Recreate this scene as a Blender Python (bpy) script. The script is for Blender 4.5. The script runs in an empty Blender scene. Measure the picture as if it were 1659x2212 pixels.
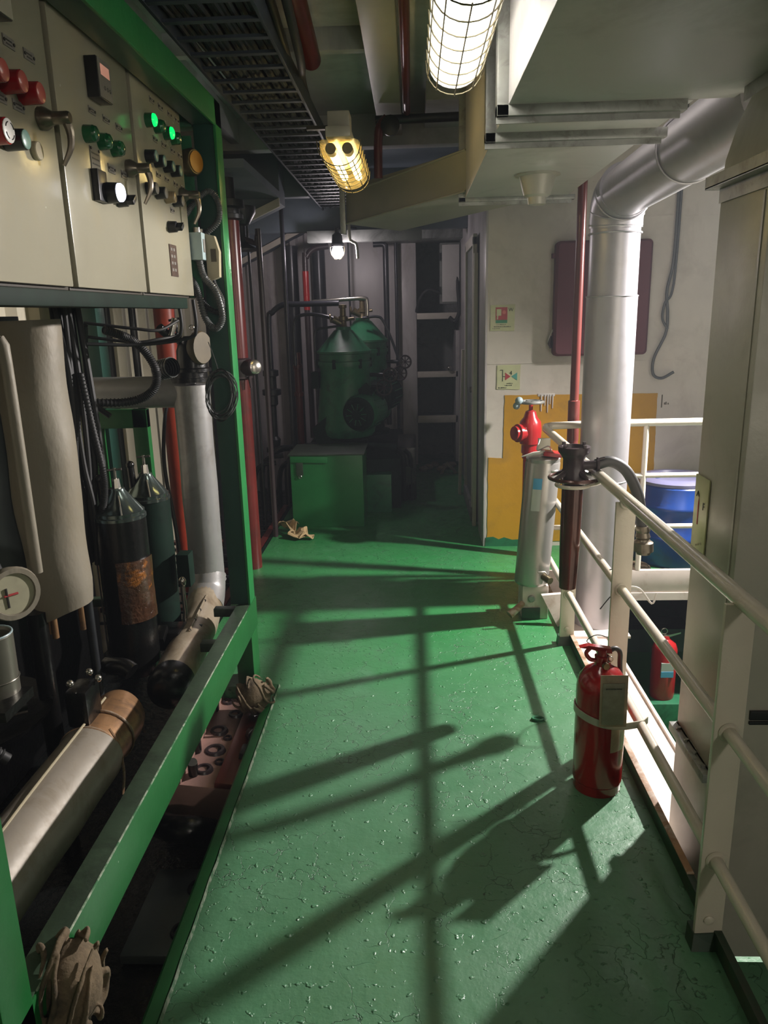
import bpy, bmesh, math, random
from mathutils import Vector, Matrix, noise
random.seed(7)
C = bpy.context.scene.collection
S = bpy.context.scene
PI = math.pi

# ------------------------------------------------------------------ camera
cam = bpy.data.objects.new('camera', bpy.data.cameras.new('camera')); C.objects.link(cam)
S.camera = cam
def set_camera():
    W, H, F = 1659.0, 2212.0, 1635.0
    dy = Vector((890 - W/2, 675 - H/2, F)).normalized()          # world +Y seen by the lens
    a = math.radians(-1.4)
    dn = dy.cross(Vector((math.cos(a), math.sin(a), 0))).normalized()
    if dn.y < 0: dn = -dn
    dx = dn.cross(dy)
    if dx.x < 0: dx = -dx
    up = -dn
    # rows of world-from-camera (x right, y down, z forward)
    right = Vector((dx[0], dy[0], up[0])); down = Vector((dx[1], dy[1], up[1])); fwd = Vector((dx[2], dy[2], up[2]))
    m = Matrix((right, -down, -fwd)).transposed().to_4x4()
    m.translation = Vector((0, 0, 1.70))
    cam.matrix_world = m
    cam.data.sensor_fit = 'VERTICAL'; cam.data.sensor_height = 36.0
    cam.data.lens = F / H * 36.0
    cam.data.clip_start = 0.05
set_camera()

# ------------------------------------------------------------------ light and exposure
w = bpy.data.worlds.new('world'); S.world = w; w.use_nodes = True
w.node_tree.nodes['Background'].inputs[0].default_value = (0.62, 0.72, 0.80, 1)
w.node_tree.nodes['Background'].inputs[1].default_value = 0.035
vs_ = w.node_tree.nodes.new('ShaderNodeVolumeScatter')          # thin oily haze in the air of the engine room
vs_.inputs['Color'].default_value = (0.78, 0.87, 1.0, 1); vs_.inputs['Density'].default_value = 0.0065; vs_.inputs['Anisotropy'].default_value = 0.3
w.node_tree.links.new(vs_.outputs[0], w.node_tree.nodes['World Output'].inputs['Volume'])
S.view_settings.view_transform = 'Standard'; S.view_settings.look = 'None'
S.view_settings.exposure = -0.10; S.view_settings.gamma = 1.0
S.view_settings.use_curve_mapping = False
# light paths kept short so that a full-size render stays quick
S.cycles.max_bounces = 5; S.cycles.diffuse_bounces = 3; S.cycles.glossy_bounces = 3; S.cycles.volume_bounces = 0
S.cycles.transmission_bounces = 4; S.cycles.transparent_max_bounces = 8
S.cycles.caustics_reflective = False; S.cycles.caustics_refractive = False
S.cycles.use_adaptive_sampling = True; S.cycles.adaptive_threshold = 0.09; S.cycles.use_denoising = True
FLOOD_POS = (2.60, 4.40, 2.24); FLOOD_W = 1150.0          # flood lamp over the open well on the right
LAMP_POW = 15.0                                          # emission strength of the bulkhead tubes
def spot_light(name, loc, aim, watts, radius, col, deg, blend, parent):
    l = bpy.data.lights.new(name, 'SPOT'); l.energy = watts; l.shadow_soft_size = radius; l.color = col
    l.spot_size = math.radians(deg); l.spot_blend = blend
    o = bpy.data.objects.new(name, l); C.objects.link(o); o.parent = parent; o.location = Vector(loc) - origin(parent)
    o.rotation_euler = (Vector(aim) - Vector(loc)).to_track_quat('-Z', 'Y').to_euler(); return o
def point_light(name, loc, watts, radius, col, parent=None):
    l = bpy.data.lights.new(name, 'POINT'); l.energy = watts; l.shadow_soft_size = radius; l.color = col
    o = bpy.data.objects.new(name, l); C.objects.link(o)
    if parent: o.parent = parent; o.location = Vector(loc) - origin(parent)
    else: o.location = loc
    return o

# ------------------------------------------------------------------ materials
def pm(name, col, rough=0.5, metal=0.0, var=0.12, scale=6.0, bump=0.0, bscale=30.0, dirt=None, damt=0.5, dscale=3.0,
       dlo=0.5, dhi=0.68, coat=0.0, emit=None, estr=0.0, stretch=None, spec=0.5, speck=None, spscale=25.0, spthr=0.7, rvar=0.0):
    m = bpy.data.materials.new(name); m.use_nodes = True
    nt = m.node_tree; N = nt.nodes; L = nt.links
    b = N['Principled BSDF']
    b.inputs['Roughness'].default_value = rough; b.inputs['Metallic'].default_value = metal
    b.inputs['Specular IOR Level'].default_value = spec
    b.inputs['Coat Weight'].default_value = coat; b.inputs['Coat Roughness'].default_value = 0.15
    tc = N.new('ShaderNodeTexCoord'); geo = N.new('ShaderNodeNewGeometry')
    src = geo.outputs['Position']
    if stretch:
        mp = N.new('ShaderNodeMapping'); mp.inputs['Scale'].default_value = stretch
        L.new(src, mp.inputs['Vector']); src = mp.outputs[0]
    def ns(sc, det=4.0, rg=0.6, dist=0.0):
        n = N.new('ShaderNodeTexNoise'); n.inputs['Scale'].default_value = sc; n.inputs['Detail'].default_value = det
        n.inputs['Roughness'].default_value = rg; n.inputs['Distortion'].default_value = dist
        L.new(src, n.inputs['Vector']); return n
    n1 = ns(scale)
    mr = N.new('ShaderNodeMapRange'); mr.inputs[1].default_value = 0.25; mr.inputs[2].default_value = 0.75
    mr.inputs[3].default_value = 1 - var; mr.inputs[4].default_value = 1 + var
    L.new(n1.outputs['Fac'], mr.inputs[0])
    mul = N.new('ShaderNodeMix'); mul.data_type = 'RGBA'; mul.blend_type = 'MULTIPLY'; mul.inputs[0].default_value = 1
    mul.inputs[6].default_value = (*col, 1)
    L.new(mr.outputs[0], mul.inputs[7]); out = mul.outputs[2]
    def layer(out, fac, c):
        mx = N.new('ShaderNodeMix'); mx.data_type = 'RGBA'; mx.inputs[7].default_value = (*c, 1)
        L.new(fac, mx.inputs[0]); L.new(out, mx.inputs[6]); return mx.outputs[2]
    if dirt is not None:
        n2 = ns(dscale, 8, 0.7, 0.6); r2 = N.new('ShaderNodeMapRange')
        r2.inputs[1].default_value = dlo; r2.inputs[2].default_value = dhi; r2.inputs[4].default_value = damt
        L.new(n2.outputs['Fac'], r2.inputs[0]); out = layer(out, r2.outputs[0], dirt)
    if speck is not None:
        n3 = ns(spscale, 3, 0.5); r3 = N.new('ShaderNodeMapRange')
        r3.inputs[1].default_value = spthr; r3.inputs[2].default_value = spthr + 0.03
        L.new(n3.outputs['Fac'], r3.inputs[0]); out = layer(out, r3.outputs[0], speck)
    L.new(out, b.inputs['Base Color'])
    if rvar:
        n5 = ns(scale * 1.7, 5); r5 = N.new('ShaderNodeMapRange'); r5.inputs[1].default_value = 0.3; r5.inputs[2].default_value = 0.7
        r5.inputs[3].default_value = max(0.03, rough - rvar); r5.inputs[4].default_value = min(1, rough + rvar)
        L.new(n5.outputs['Fac'], r5.inputs[0]); L.new(r5.outputs[0], b.inputs['Roughness'])
    if bump:
        n4 = ns(bscale, 5, 0.6); bp = N.new('ShaderNodeBump'); bp.inputs['Strength'].default_value = bump
        bp.inputs['Distance'].default_value = 0.01
        L.new(n4.outputs['Fac'], bp.inputs['Height']); L.new(bp.outputs[0], b.inputs['Normal'])
    if emit:
        b.inputs['Emission Color'].default_value = (*emit, 1); b.inputs['Emission Strength'].default_value = estr
    return m

def floor_paint():
    m = bpy.data.materials.new('green_deck_paint'); m.use_nodes = True
    nt = m.node_tree; N = nt.nodes; L = nt.links; b = N['Principled BSDF']
    geo = N.new('ShaderNodeNewGeometry'); P = geo.outputs['Position']
    def noi(sc, det=5, rg=0.6, dist=0.0, vec=P):
        n = N.new('ShaderNodeTexNoise'); n.inputs['Scale'].default_value = sc; n.inputs['Detail'].default_value = det
        n.inputs['Roughness'].default_value = rg; n.inputs['Distortion'].default_value = dist; L.new(vec, n.inputs['Vector']); return n.outputs['Fac']
    def rng(x, a, c, lo, hi):
        r = N.new('ShaderNodeMapRange'); r.inputs[1].default_value = a; r.inputs[2].default_value = c
        r.inputs[3].default_value = lo; r.inputs[4].default_value = hi; L.new(x, r.inputs[0]); return r.outputs[0]
    def mix(f, a, c):
        mx = N.new('ShaderNodeMix'); mx.data_type = 'RGBA'
        if isinstance(f, float): mx.inputs[0].default_value = f
        else: L.new(f, mx.inputs[0])
        for s, v in ((6, a), (7, c)):
            if isinstance(v, tuple): mx.inputs[s].default_value = (*v, 1)
            else: L.new(v, mx.inputs[s])
        return mx.outputs[2]
    def math_(op, a, c):
        q = N.new('ShaderNodeMath'); q.operation = op
        for i, v in enumerate((a, c)):
            if isinstance(v, (int, float)): q.inputs[i].default_value = v
            else: L.new(v, q.inputs[i])
        return q.outputs[0]
    # the far half of the walkway blends to a stronger green
    sep = N.new('ShaderNodeSeparateXYZ'); L.new(P, sep.inputs[0])
    yw = math_('ADD', sep.outputs[1], math_('MULTIPLY', noi(2.0), 1.2))
    far = rng(yw, 3.2, 4.6, 0, 1)
    col = mix(far, (0.078, 0.215, 0.112), (0.024, 0.200, 0.054))
    col = mix(rng(noi(1.6, 6, 0.65), 0.4, 0.7, 0, 0.45), col, (0.050, 0.175, 0.080))
    col = mix(rng(noi(9, 6, 0.7, 0.5), 0.55, 0.75, 0, 0.35), col, (0.10, 0.30, 0.16))
    # scuffs and dark chips
    col = mix(rng(noi(34, 3, 0.5), 0.72, 0.755, 0, 0.85), col, (0.012, 0.04, 0.02))
    # paint cracks
    v = N.new('ShaderNodeTexVoronoi'); v.feature = 'DISTANCE_TO_EDGE'; v.inputs['Scale'].default_value = 5.5
    nv = N.new('ShaderNodeTexNoise'); nv.inputs['Scale'].default_value = 6; nv.inputs['Detail'].default_value = 6; L.new(P, nv.inputs['Vector'])
    va = N.new('ShaderNodeMix'); va.data_type = 'RGBA'; va.blend_type = 'ADD'; va.inputs[0].default_value = 0.35
    L.new(P, va.inputs[6]); L.new(nv.outputs['Color'], va.inputs[7]); L.new(va.outputs[2], v.inputs['Vector'])
    crack = math_('MULTIPLY', rng(v.outputs['Distance'], 0.0, 0.011, 1, 0), rng(noi(1.3), 0.44, 0.54, 0, 1))
    col = mix(math_('MULTIPLY', crack, 0.8), col, (0.02, 0.07, 0.035))
    L.new(col, b.inputs['Base Color'])
    L.new(rng(noi(7, 6, 0.7), 0.3, 0.7, 0.30, 0.52), b.inputs['Roughness'])
    b.inputs['Specular IOR Level'].default_value = 0.7
    # relief: soft waves, blisters and cracks
    blis = rng(noi(36, 2, 0.5), 0.63, 0.75, 0, 1)
    h = math_('ADD', math_('MULTIPLY', noi(6, 5, 0.6), 0.9), math_('MULTIPLY', blis, 0.55))
    h = math_('ADD', h, math_('MULTIPLY', noi(60, 4, 0.6), 0.12))
    h = math_('SUBTRACT', h, math_('MULTIPLY', crack, 0.35))
    bp = N.new('ShaderNodeBump'); bp.inputs['Strength'].default_value = 0.7; bp.inputs['Distance'].default_value = 0.010
    L.new(h, bp.inputs['Height']); L.new(bp.outputs[0], b.inputs['Normal'])
    return m

def glass(name, col, alpha_mix=0.75, rough=0.15, trans=False):
    m = bpy.data.materials.new(name); m.use_nodes = True
    nt = m.node_tree; N = nt.nodes; L = nt.links; b = N['Principled BSDF']
    b.inputs['Base Color'].default_value = (*col, 1); b.inputs['Roughness'].default_value = rough
    t = N.new('ShaderNodeBsdfTransparent'); t.inputs[0].default_value = (*[min(1, c * 1.15 + 0.1) for c in col], 1)
    mx = N.new('ShaderNodeMixShader'); mx.inputs[0].default_value = alpha_mix
    if trans:
        b = N.new('ShaderNodeBsdfTranslucent'); b.inputs[0].default_value = (*col, 1)
    L.new(b.outputs[0], mx.inputs[1]); L.new(t.outputs[0], mx.inputs[2]); L.new(mx.outputs[0], N['Material Output'].inputs[0])
    return m

M = {}
M['deck'] = floor_paint()
M['green'] = pm('green_enamel', (0.011, 0.110, 0.026), 0.38, var=0.12, bump=0.08, bscale=40, dirt=(0.02, 0.06, 0.025), damt=0.6, dscale=5, dlo=0.60, dhi=0.75, speck=(0.30, 0.42, 0.32), spscale=38, spthr=0.76)
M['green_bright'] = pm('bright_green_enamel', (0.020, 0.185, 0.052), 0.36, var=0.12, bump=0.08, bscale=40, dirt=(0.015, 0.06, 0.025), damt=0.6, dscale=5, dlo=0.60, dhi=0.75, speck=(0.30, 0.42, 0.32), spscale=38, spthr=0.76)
M['riser'] = pm('silver_riser_jacket', (0.33, 0.325, 0.325), 0.36, metal=0.4, var=0.10, scale=4, bump=0.25, bscale=5, dirt=(0.16, 0.14, 0.12), damt=0.5, dscale=5)
M['gap'] = pm('dark_cabinet_gap', (0.035, 0.028, 0.017), 0.6, var=0.25, scale=10)
M['green_grimy'] = pm('grimy_green_enamel', (0.035, 0.062, 0.036), 0.5, var=0.25, bump=0.15, dirt=(0.012, 0.018, 0.012), damt=0.8, dscale=7, speck=(0.12, 0.16, 0.12), spscale=50, spthr=0.75)
M['green_machine'] = pm('machine_green', (0.020, 0.150, 0.068), 0.42, var=0.15, dirt=(0.01, 0.025, 0.018), damt=0.7, dscale=6)
M['green_dark'] = pm('oily_dark_green', (0.006, 0.018, 0.012), 0.6, spec=0.12, var=0.25, dirt=(0.004, 0.006, 0.005), damt=0.8)
M['edge_chip'] = pm('chipped_edge', (0.34, 0.38, 0.30), 0.45, var=0.4, scale=40, dirt=(0.05, 0.16, 0.07), damt=1, dscale=20, dlo=0.42, dhi=0.55)
M['cream'] = pm('cream_cabinet_enamel', (0.33, 0.31, 0.235), 0.22, var=0.05, scale=3, bump=0.035, bscale=60, dirt=(0.36, 0.31, 0.20), damt=0.5, dscale=2.2, coat=0.15, rvar=0.06)
M['cream_edge'] = pm('stained_cabinet_edge', (0.085, 0.066, 0.036), 0.6, var=0.25, scale=10)
M['wallw'] = pm('off_white_wall', (0.60, 0.555, 0.49), 0.55, var=0.05, bump=0.10, bscale=25, dirt=(0.40, 0.36, 0.31), damt=0.45, dscale=2.4, speck=(0.20, 0.17, 0.14), spscale=30, spthr=0.80)
M['wall_left'] = pm('aged_cream_wall', (0.55, 0.51, 0.40), 0.6, var=0.08, dirt=(0.20, 0.14, 0.07), damt=0.7, dscale=3, dlo=0.55, dhi=0.75, stretch=(1, 1, 0.3))
M['wall_back'] = pm('greyish_white_wall', (0.50, 0.47, 0.48), 0.33, var=0.08, dirt=(0.26, 0.23, 0.21), damt=0.6, dscale=3, stretch=(1, 1, 0.4), bump=0.05)
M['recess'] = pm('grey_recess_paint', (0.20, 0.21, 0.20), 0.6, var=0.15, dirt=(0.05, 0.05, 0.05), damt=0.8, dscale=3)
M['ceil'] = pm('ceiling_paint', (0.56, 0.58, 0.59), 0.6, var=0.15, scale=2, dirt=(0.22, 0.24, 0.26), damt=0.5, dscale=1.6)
M['ceil_dark'] = pm('dark_ceiling', (0.14, 0.17, 0.21), 0.6, var=0.2, scale=3)  # darker blue-grey for the far ceiling, deep beams and soffits
M['duct'] = pm('galvanised_duct_paint', (0.60, 0.575, 0.565), 0.42, metal=0.0, var=0.06, scale=2, bump=0.04, bscale=60, dirt=(0.30, 0.29, 0.27), damt=0.5, dscale=2)
M['duct_box'] = pm('grey_sheet_metal', (0.46, 0.44, 0.38), 0.40, metal=0.12, var=0.07, scale=2.5, bump=0.06, bscale=70, dirt=(0.30, 0.28, 0.24), damt=0.5, dscale=2.4, rvar=0.08)
M['galv'] = pm('galvanised_flange', (0.34, 0.35, 0.33), 0.4, metal=0.5, var=0.2, scale=12, dirt=(0.14, 0.13, 0.11), damt=0.7, dscale=14)
M['silver'] = pm('silver_painted_pipe', (0.41, 0.40, 0.42), 0.36, metal=0.45, var=0.06, scale=3, dirt=(0.30, 0.28, 0.26), damt=0.35, dscale=5, bump=0.05, bscale=14)
M['jacket'] = pm('pipe_jacket_aluminium', (0.30, 0.265, 0.22), 0.45, metal=0.12, var=0.12, scale=4, bump=0.35, bscale=5, dirt=(0.16, 0.12, 0.07), damt=0.75, dscale=5, dlo=0.52, dhi=0.72)
M['jacket_dirty'] = pm('oil_stained_jacket', (0.36, 0.30, 0.22), 0.42, metal=0.25, var=0.15, scale=4, bump=0.45, bscale=5, dirt=(0.14, 0.09, 0.045), damt=0.85, dscale=5, dlo=0.48, dhi=0.70)
M['jacket_rust'] = pm('scorched_copper_jacket', (0.34, 0.19, 0.095), 0.35, metal=0.5, var=0.3, scale=9, dirt=(0.09, 0.06, 0.05), damt=0.8, dscale=10)
M['canvas'] = pm('grey_lagging_cloth', (0.22, 0.195, 0.15), 0.55, metal=0.05, var=0.10, scale=3, bump=0.9, bscale=5, dirt=(0.20, 0.16, 0.10), damt=0.6, dscale=4, stretch=(1, 1, 0.5))
M['bluegrey'] = pm('dark_blue_grey_tank', (0.10, 0.12, 0.125), 0.4, metal=0.3, var=0.2)
M['black'] = pm('oily_black', (0.004, 0.004, 0.004), 0.28, var=0.3, bump=0.2, bscale=30, coat=0.08, spec=0.35)
M['pit'] = pm('oily_bilge', (0.006, 0.007, 0.007), 0.25, var=0.4, bump=0.8, bscale=26, rvar=0.15)
M['green_inner'] = pm('dark_teal_paint', (0.014, 0.060, 0.044), 0.4, var=0.2, speck=(0.05, 0.12, 0.09), spscale=40, spthr=0.76)  # dark teal paint of the inner webs and rear post
M['dark'] = pm('dark_steel', (0.022, 0.024, 0.028), 0.4, metal=0.3, var=0.3, scale=12)
M['dark_pipe'] = pm('dark_grey_pipe', (0.035, 0.036, 0.045), 0.3, metal=0.2, var=0.3)
M['cable'] = pm('black_cable', (0.010, 0.010, 0.011), 0.6)
M['tray_cable'] = pm('sooty_cable', (0.014, 0.018, 0.024), 0.8)
M['greycable'] = pm('grey_cable_sheath', (0.075, 0.08, 0.08), 0.4)
M['rubber'] = pm('rubber', (0.04, 0.038, 0.038), 0.5)
M['tray'] = pm('sooty_cable_tray', (0.035, 0.045, 0.06), 0.5, metal=0.2, var=0.3, scale=14)
M['redpipe'] = pm('red_oxide_pipe', (0.115, 0.017, 0.015), 0.28, var=0.18, scale=5, dirt=(0.05, 0.018, 0.014), damt=0.6, dscale=6)
M['orangepipe'] = pm('orange_red_pipe', (0.36, 0.045, 0.022), 0.42, var=0.15, dirt=(0.10, 0.03, 0.02), damt=0.6, dscale=5, stretch=(1, 1, 0.4))
M['maroonpipe'] = pm('maroon_pipe_paint', (0.16, 0.040, 0.034), 0.28, var=0.12)
M['hydrant'] = pm('hydrant_red', (0.40, 0.018, 0.020), 0.25, var=0.12, coat=0.3)
M['ext_red'] = pm('extinguisher_red', (0.30, 0.010, 0.012), 0.20, var=0.10, coat=0.6, dirt=(0.06, 0.012, 0.01), damt=0.5, dscale=9, dlo=0.58, dhi=0.7)
M['rail'] = pm('cream_rail_paint', (0.66, 0.60, 0.50), 0.27, var=0.05, bump=0.12, bscale=60, coat=0.3, speck=(0.25, 0.17, 0.10), spscale=40, spthr=0.80)
M['rail_bare'] = pm('lower_ledge_paint', (0.66, 0.58, 0.53), 0.5, var=0.10, dirt=(0.38, 0.24, 0.17), damt=0.5, dscale=9)
M['rusty'] = pm('rusty_edge', (0.30, 0.17, 0.09), 0.6, var=0.35, scale=18, dirt=(0.50, 0.42, 0.34), damt=0.9, dscale=12, dlo=0.45, dhi=0.6)
M['coam'] = pm('dark_green_coaming', (0.018, 0.050, 0.028), 0.45, var=0.3, dirt=(0.05, 0.04, 0.025), damt=0.7, dscale=8)
M['yellow'] = pm('ochre_wall_paint', (0.50, 0.26, 0.012), 0.55, var=0.07, bump=0.10, bscale=25, dirt=(0.30, 0.17, 0.03), damt=0.5, dscale=4)
M['maroon_cover'] = pm('maroon_cover', (0.115, 0.028, 0.038), 0.7, var=0.06, scale=4)
M['bronze'] = pm('bronze_brown_nozzle', (0.085, 0.032, 0.022), 0.22, metal=0.35, var=0.3, scale=8, coat=0.4)
M['plum'] = pm('dark_plum_casting', (0.040, 0.026, 0.030), 0.35, var=0.15)
M['steel'] = pm('brushed_stainless', (0.44, 0.425, 0.40), 0.33, metal=0.65, var=0.08, scale=4, stretch=(1, 1, 0.15), rvar=0.06)
M['chrome'] = pm('worn_nickel', (0.42, 0.40, 0.36), 0.22, metal=0.9, var=0.15)
M['brass'] = pm('tarnished_brass', (0.16, 0.13, 0.075), 0.4, metal=0.7, var=0.25, scale=15)
M['handle'] = pm('bronzed_handle', (0.17, 0.145, 0.11), 0.3, metal=0.7, var=0.3, scale=20)
M['plate'] = pm('engraved_plate', (0.17, 0.158, 0.14), 0.5, metal=0.0, var=0.15, scale=60)
M['plate_dark'] = pm('brown_data_plate', (0.075, 0.045, 0.032), 0.4, metal=0.2, var=0.3, scale=60)
M['ink'] = pm('ink', (0.03, 0.028, 0.026), 0.5)
M['white'] = pm('white_plastic', (0.62, 0.60, 0.57), 0.35, var=0.04)
M['beige_plastic'] = pm('beige_plastic', (0.40, 0.35, 0.24), 0.4, var=0.06)
M['lightblue'] = pm('light_blue_grey_plastic', (0.32, 0.42, 0.44), 0.4, var=0.05)
M['black_plastic'] = pm('black_plastic', (0.012, 0.013, 0.016), 0.32)
M['red_btn'] = pm('red_button', (0.30, 0.010, 0.015), 0.25)
M['red_cap'] = pm('pale_red_lens', (0.55, 0.12, 0.10), 0.25)
M['grn_cap'] = pm('pale_green_cap', (0.20, 0.34, 0.29), 0.3)
M['grn_lens'] = pm('green_lens', (0.006, 0.11, 0.035), 0.15, coat=0.6)
M['grn_lit'] = pm('lit_green_lens', (0.01, 0.4, 0.06), 0.2, emit=(0.0, 1.0, 0.18), estr=1.15)
M['white_lit'] = pm('lit_white_lens', (0.8, 0.8, 0.9), 0.2, emit=(0.80, 0.84, 1.0), estr=2.2)
M['tan_lens'] = pm('tan_lens', (0.28, 0.21, 0.12), 0.2)
M['screen'] = pm('pink_screen', (0.75, 0.45, 0.38), 0.3, emit=(0.9, 0.35, 0.25), estr=0.25)
M['amber'] = pm('amber_gauge_face', (0.50, 0.20, 0.010), 0.35)
M['gauge_face'] = pm('yellowed_gauge_face', (0.36, 0.34, 0.24), 0.4, var=0.15, scale=20)
M['lum'] = pm('photoluminescent_sign', (0.50, 0.52, 0.30), 0.4, var=0.10, scale=14, dirt=(0.56, 0.50, 0.36), damt=0.7, dscale=9)
M['sign_red'] = pm('sign_red', (0.38, 0.045, 0.05), 0.4, var=0.05)
M['sign_green'] = pm('sign_green', (0.03, 0.20, 0.10), 0.4)
M['sign_teal'] = pm('sign_teal', (0.07, 0.30, 0.25), 0.4)
M['blue'] = pm('blue_drum_plastic', (0.012, 0.060, 0.30), 0.28, var=0.10, dirt=(0.05, 0.04, 0.05), damt=0.5, dscale=5)
M['blue_pale'] = pm('sun_faded_blue', (0.20, 0.20, 0.34), 0.35, var=0.12)
M['skyblue'] = pm('label_blue', (0.10, 0.36, 0.62), 0.4)
M['paper'] = pm('label_paper', (0.50, 0.52, 0.50), 0.45, var=0.06)
M['tag'] = pm('laminated_tag', (0.34, 0.32, 0.24), 0.16, var=0.22, scale=30, coat=0.7)
M['tag_pale'] = pm('clear_tag_pouch', (0.46, 0.35, 0.24), 0.12, var=0.2, scale=20, coat=0.8)
M['strap'] = pm('cream_strap', (0.46, 0.45, 0.36), 0.35, var=0.06)
M['rag'] = pm('brown_rag', (0.135, 0.097, 0.056), 0.9, var=0.35, scale=14, dirt=(0.02, 0.015, 0.011), damt=0.9, dscale=6, bump=0.3, bscale=120)
M['card'] = pm('torn_cardboard', (0.52, 0.38, 0.20), 0.8, var=0.12, dirt=(0.10, 0.06, 0.03), damt=0.8, dscale=14, dlo=0.6, dhi=0.7)
M['block'] = pm('red_brown_casting', (0.34, 0.20, 0.17), 0.5, var=0.2, dirt=(0.22, 0.16, 0.11), damt=0.7, dscale=5, bump=0.2)
M['can'] = pm('tin_can', (0.18, 0.17, 0.14), 0.35, metal=0.6, var=0.15)
M['amber_oil'] = pm('oil_burnt_lagging', (0.055, 0.022, 0.010), 0.16, var=0.5, scale=18, bump=0.9, bscale=40, dirt=(0.42, 0.14, 0.01), damt=0.9, dscale=7, dlo=0.56, dhi=0.66, coat=0.6)
M['shiny_dark'] = pm('shiny_dark_cone', (0.16, 0.20, 0.19), 0.16, metal=0.85, var=0.3)
M['lampbody'] = pm('lamp_housing', (0.42, 0.40, 0.32), 0.4, var=0.08)
M['lampglass'] = glass('yellowed_lamp_glass', (0.80, 0.68, 0.40), 0.72)
M['clearglass'] = glass('sight_glass', (0.75, 0.75, 0.70), 0.5, 0.05)
M['tube_hot'] = pm('lit_tube', (1, 1, 1), 0.4, emit=(1.0, 0.965, 0.90), estr=LAMP_POW * 1.35)
M['lampglass_clear'] = glass('clear_lamp_glass', (0.95, 0.93, 0.86), 0.55, trans=True)
M['tube_warm'] = pm('weak_lit_tube', (1, 1, 1), 0.4, emit=(1.0, 0.86, 0.55), estr=LAMP_POW * 1.1)
M['tube_rear'] = pm('lit_tube_behind', (1, 1, 1), 0.4, emit=(1.0, 0.93, 0.80), estr=LAMP_POW * 2)
M['bulb_hot'] = pm('lit_bulb', (1, 1, 1), 0.4, emit=(1.0, 0.88, 0.92), estr=160)
M['mesh_wire'] = pm('lamp_guard_wire', (0.14, 0.12, 0.07), 0.4, metal=0.5)
M['debris'] = pm('litter', (0.28, 0.24, 0.18), 0.8, var=0.3, scale=20)

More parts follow.
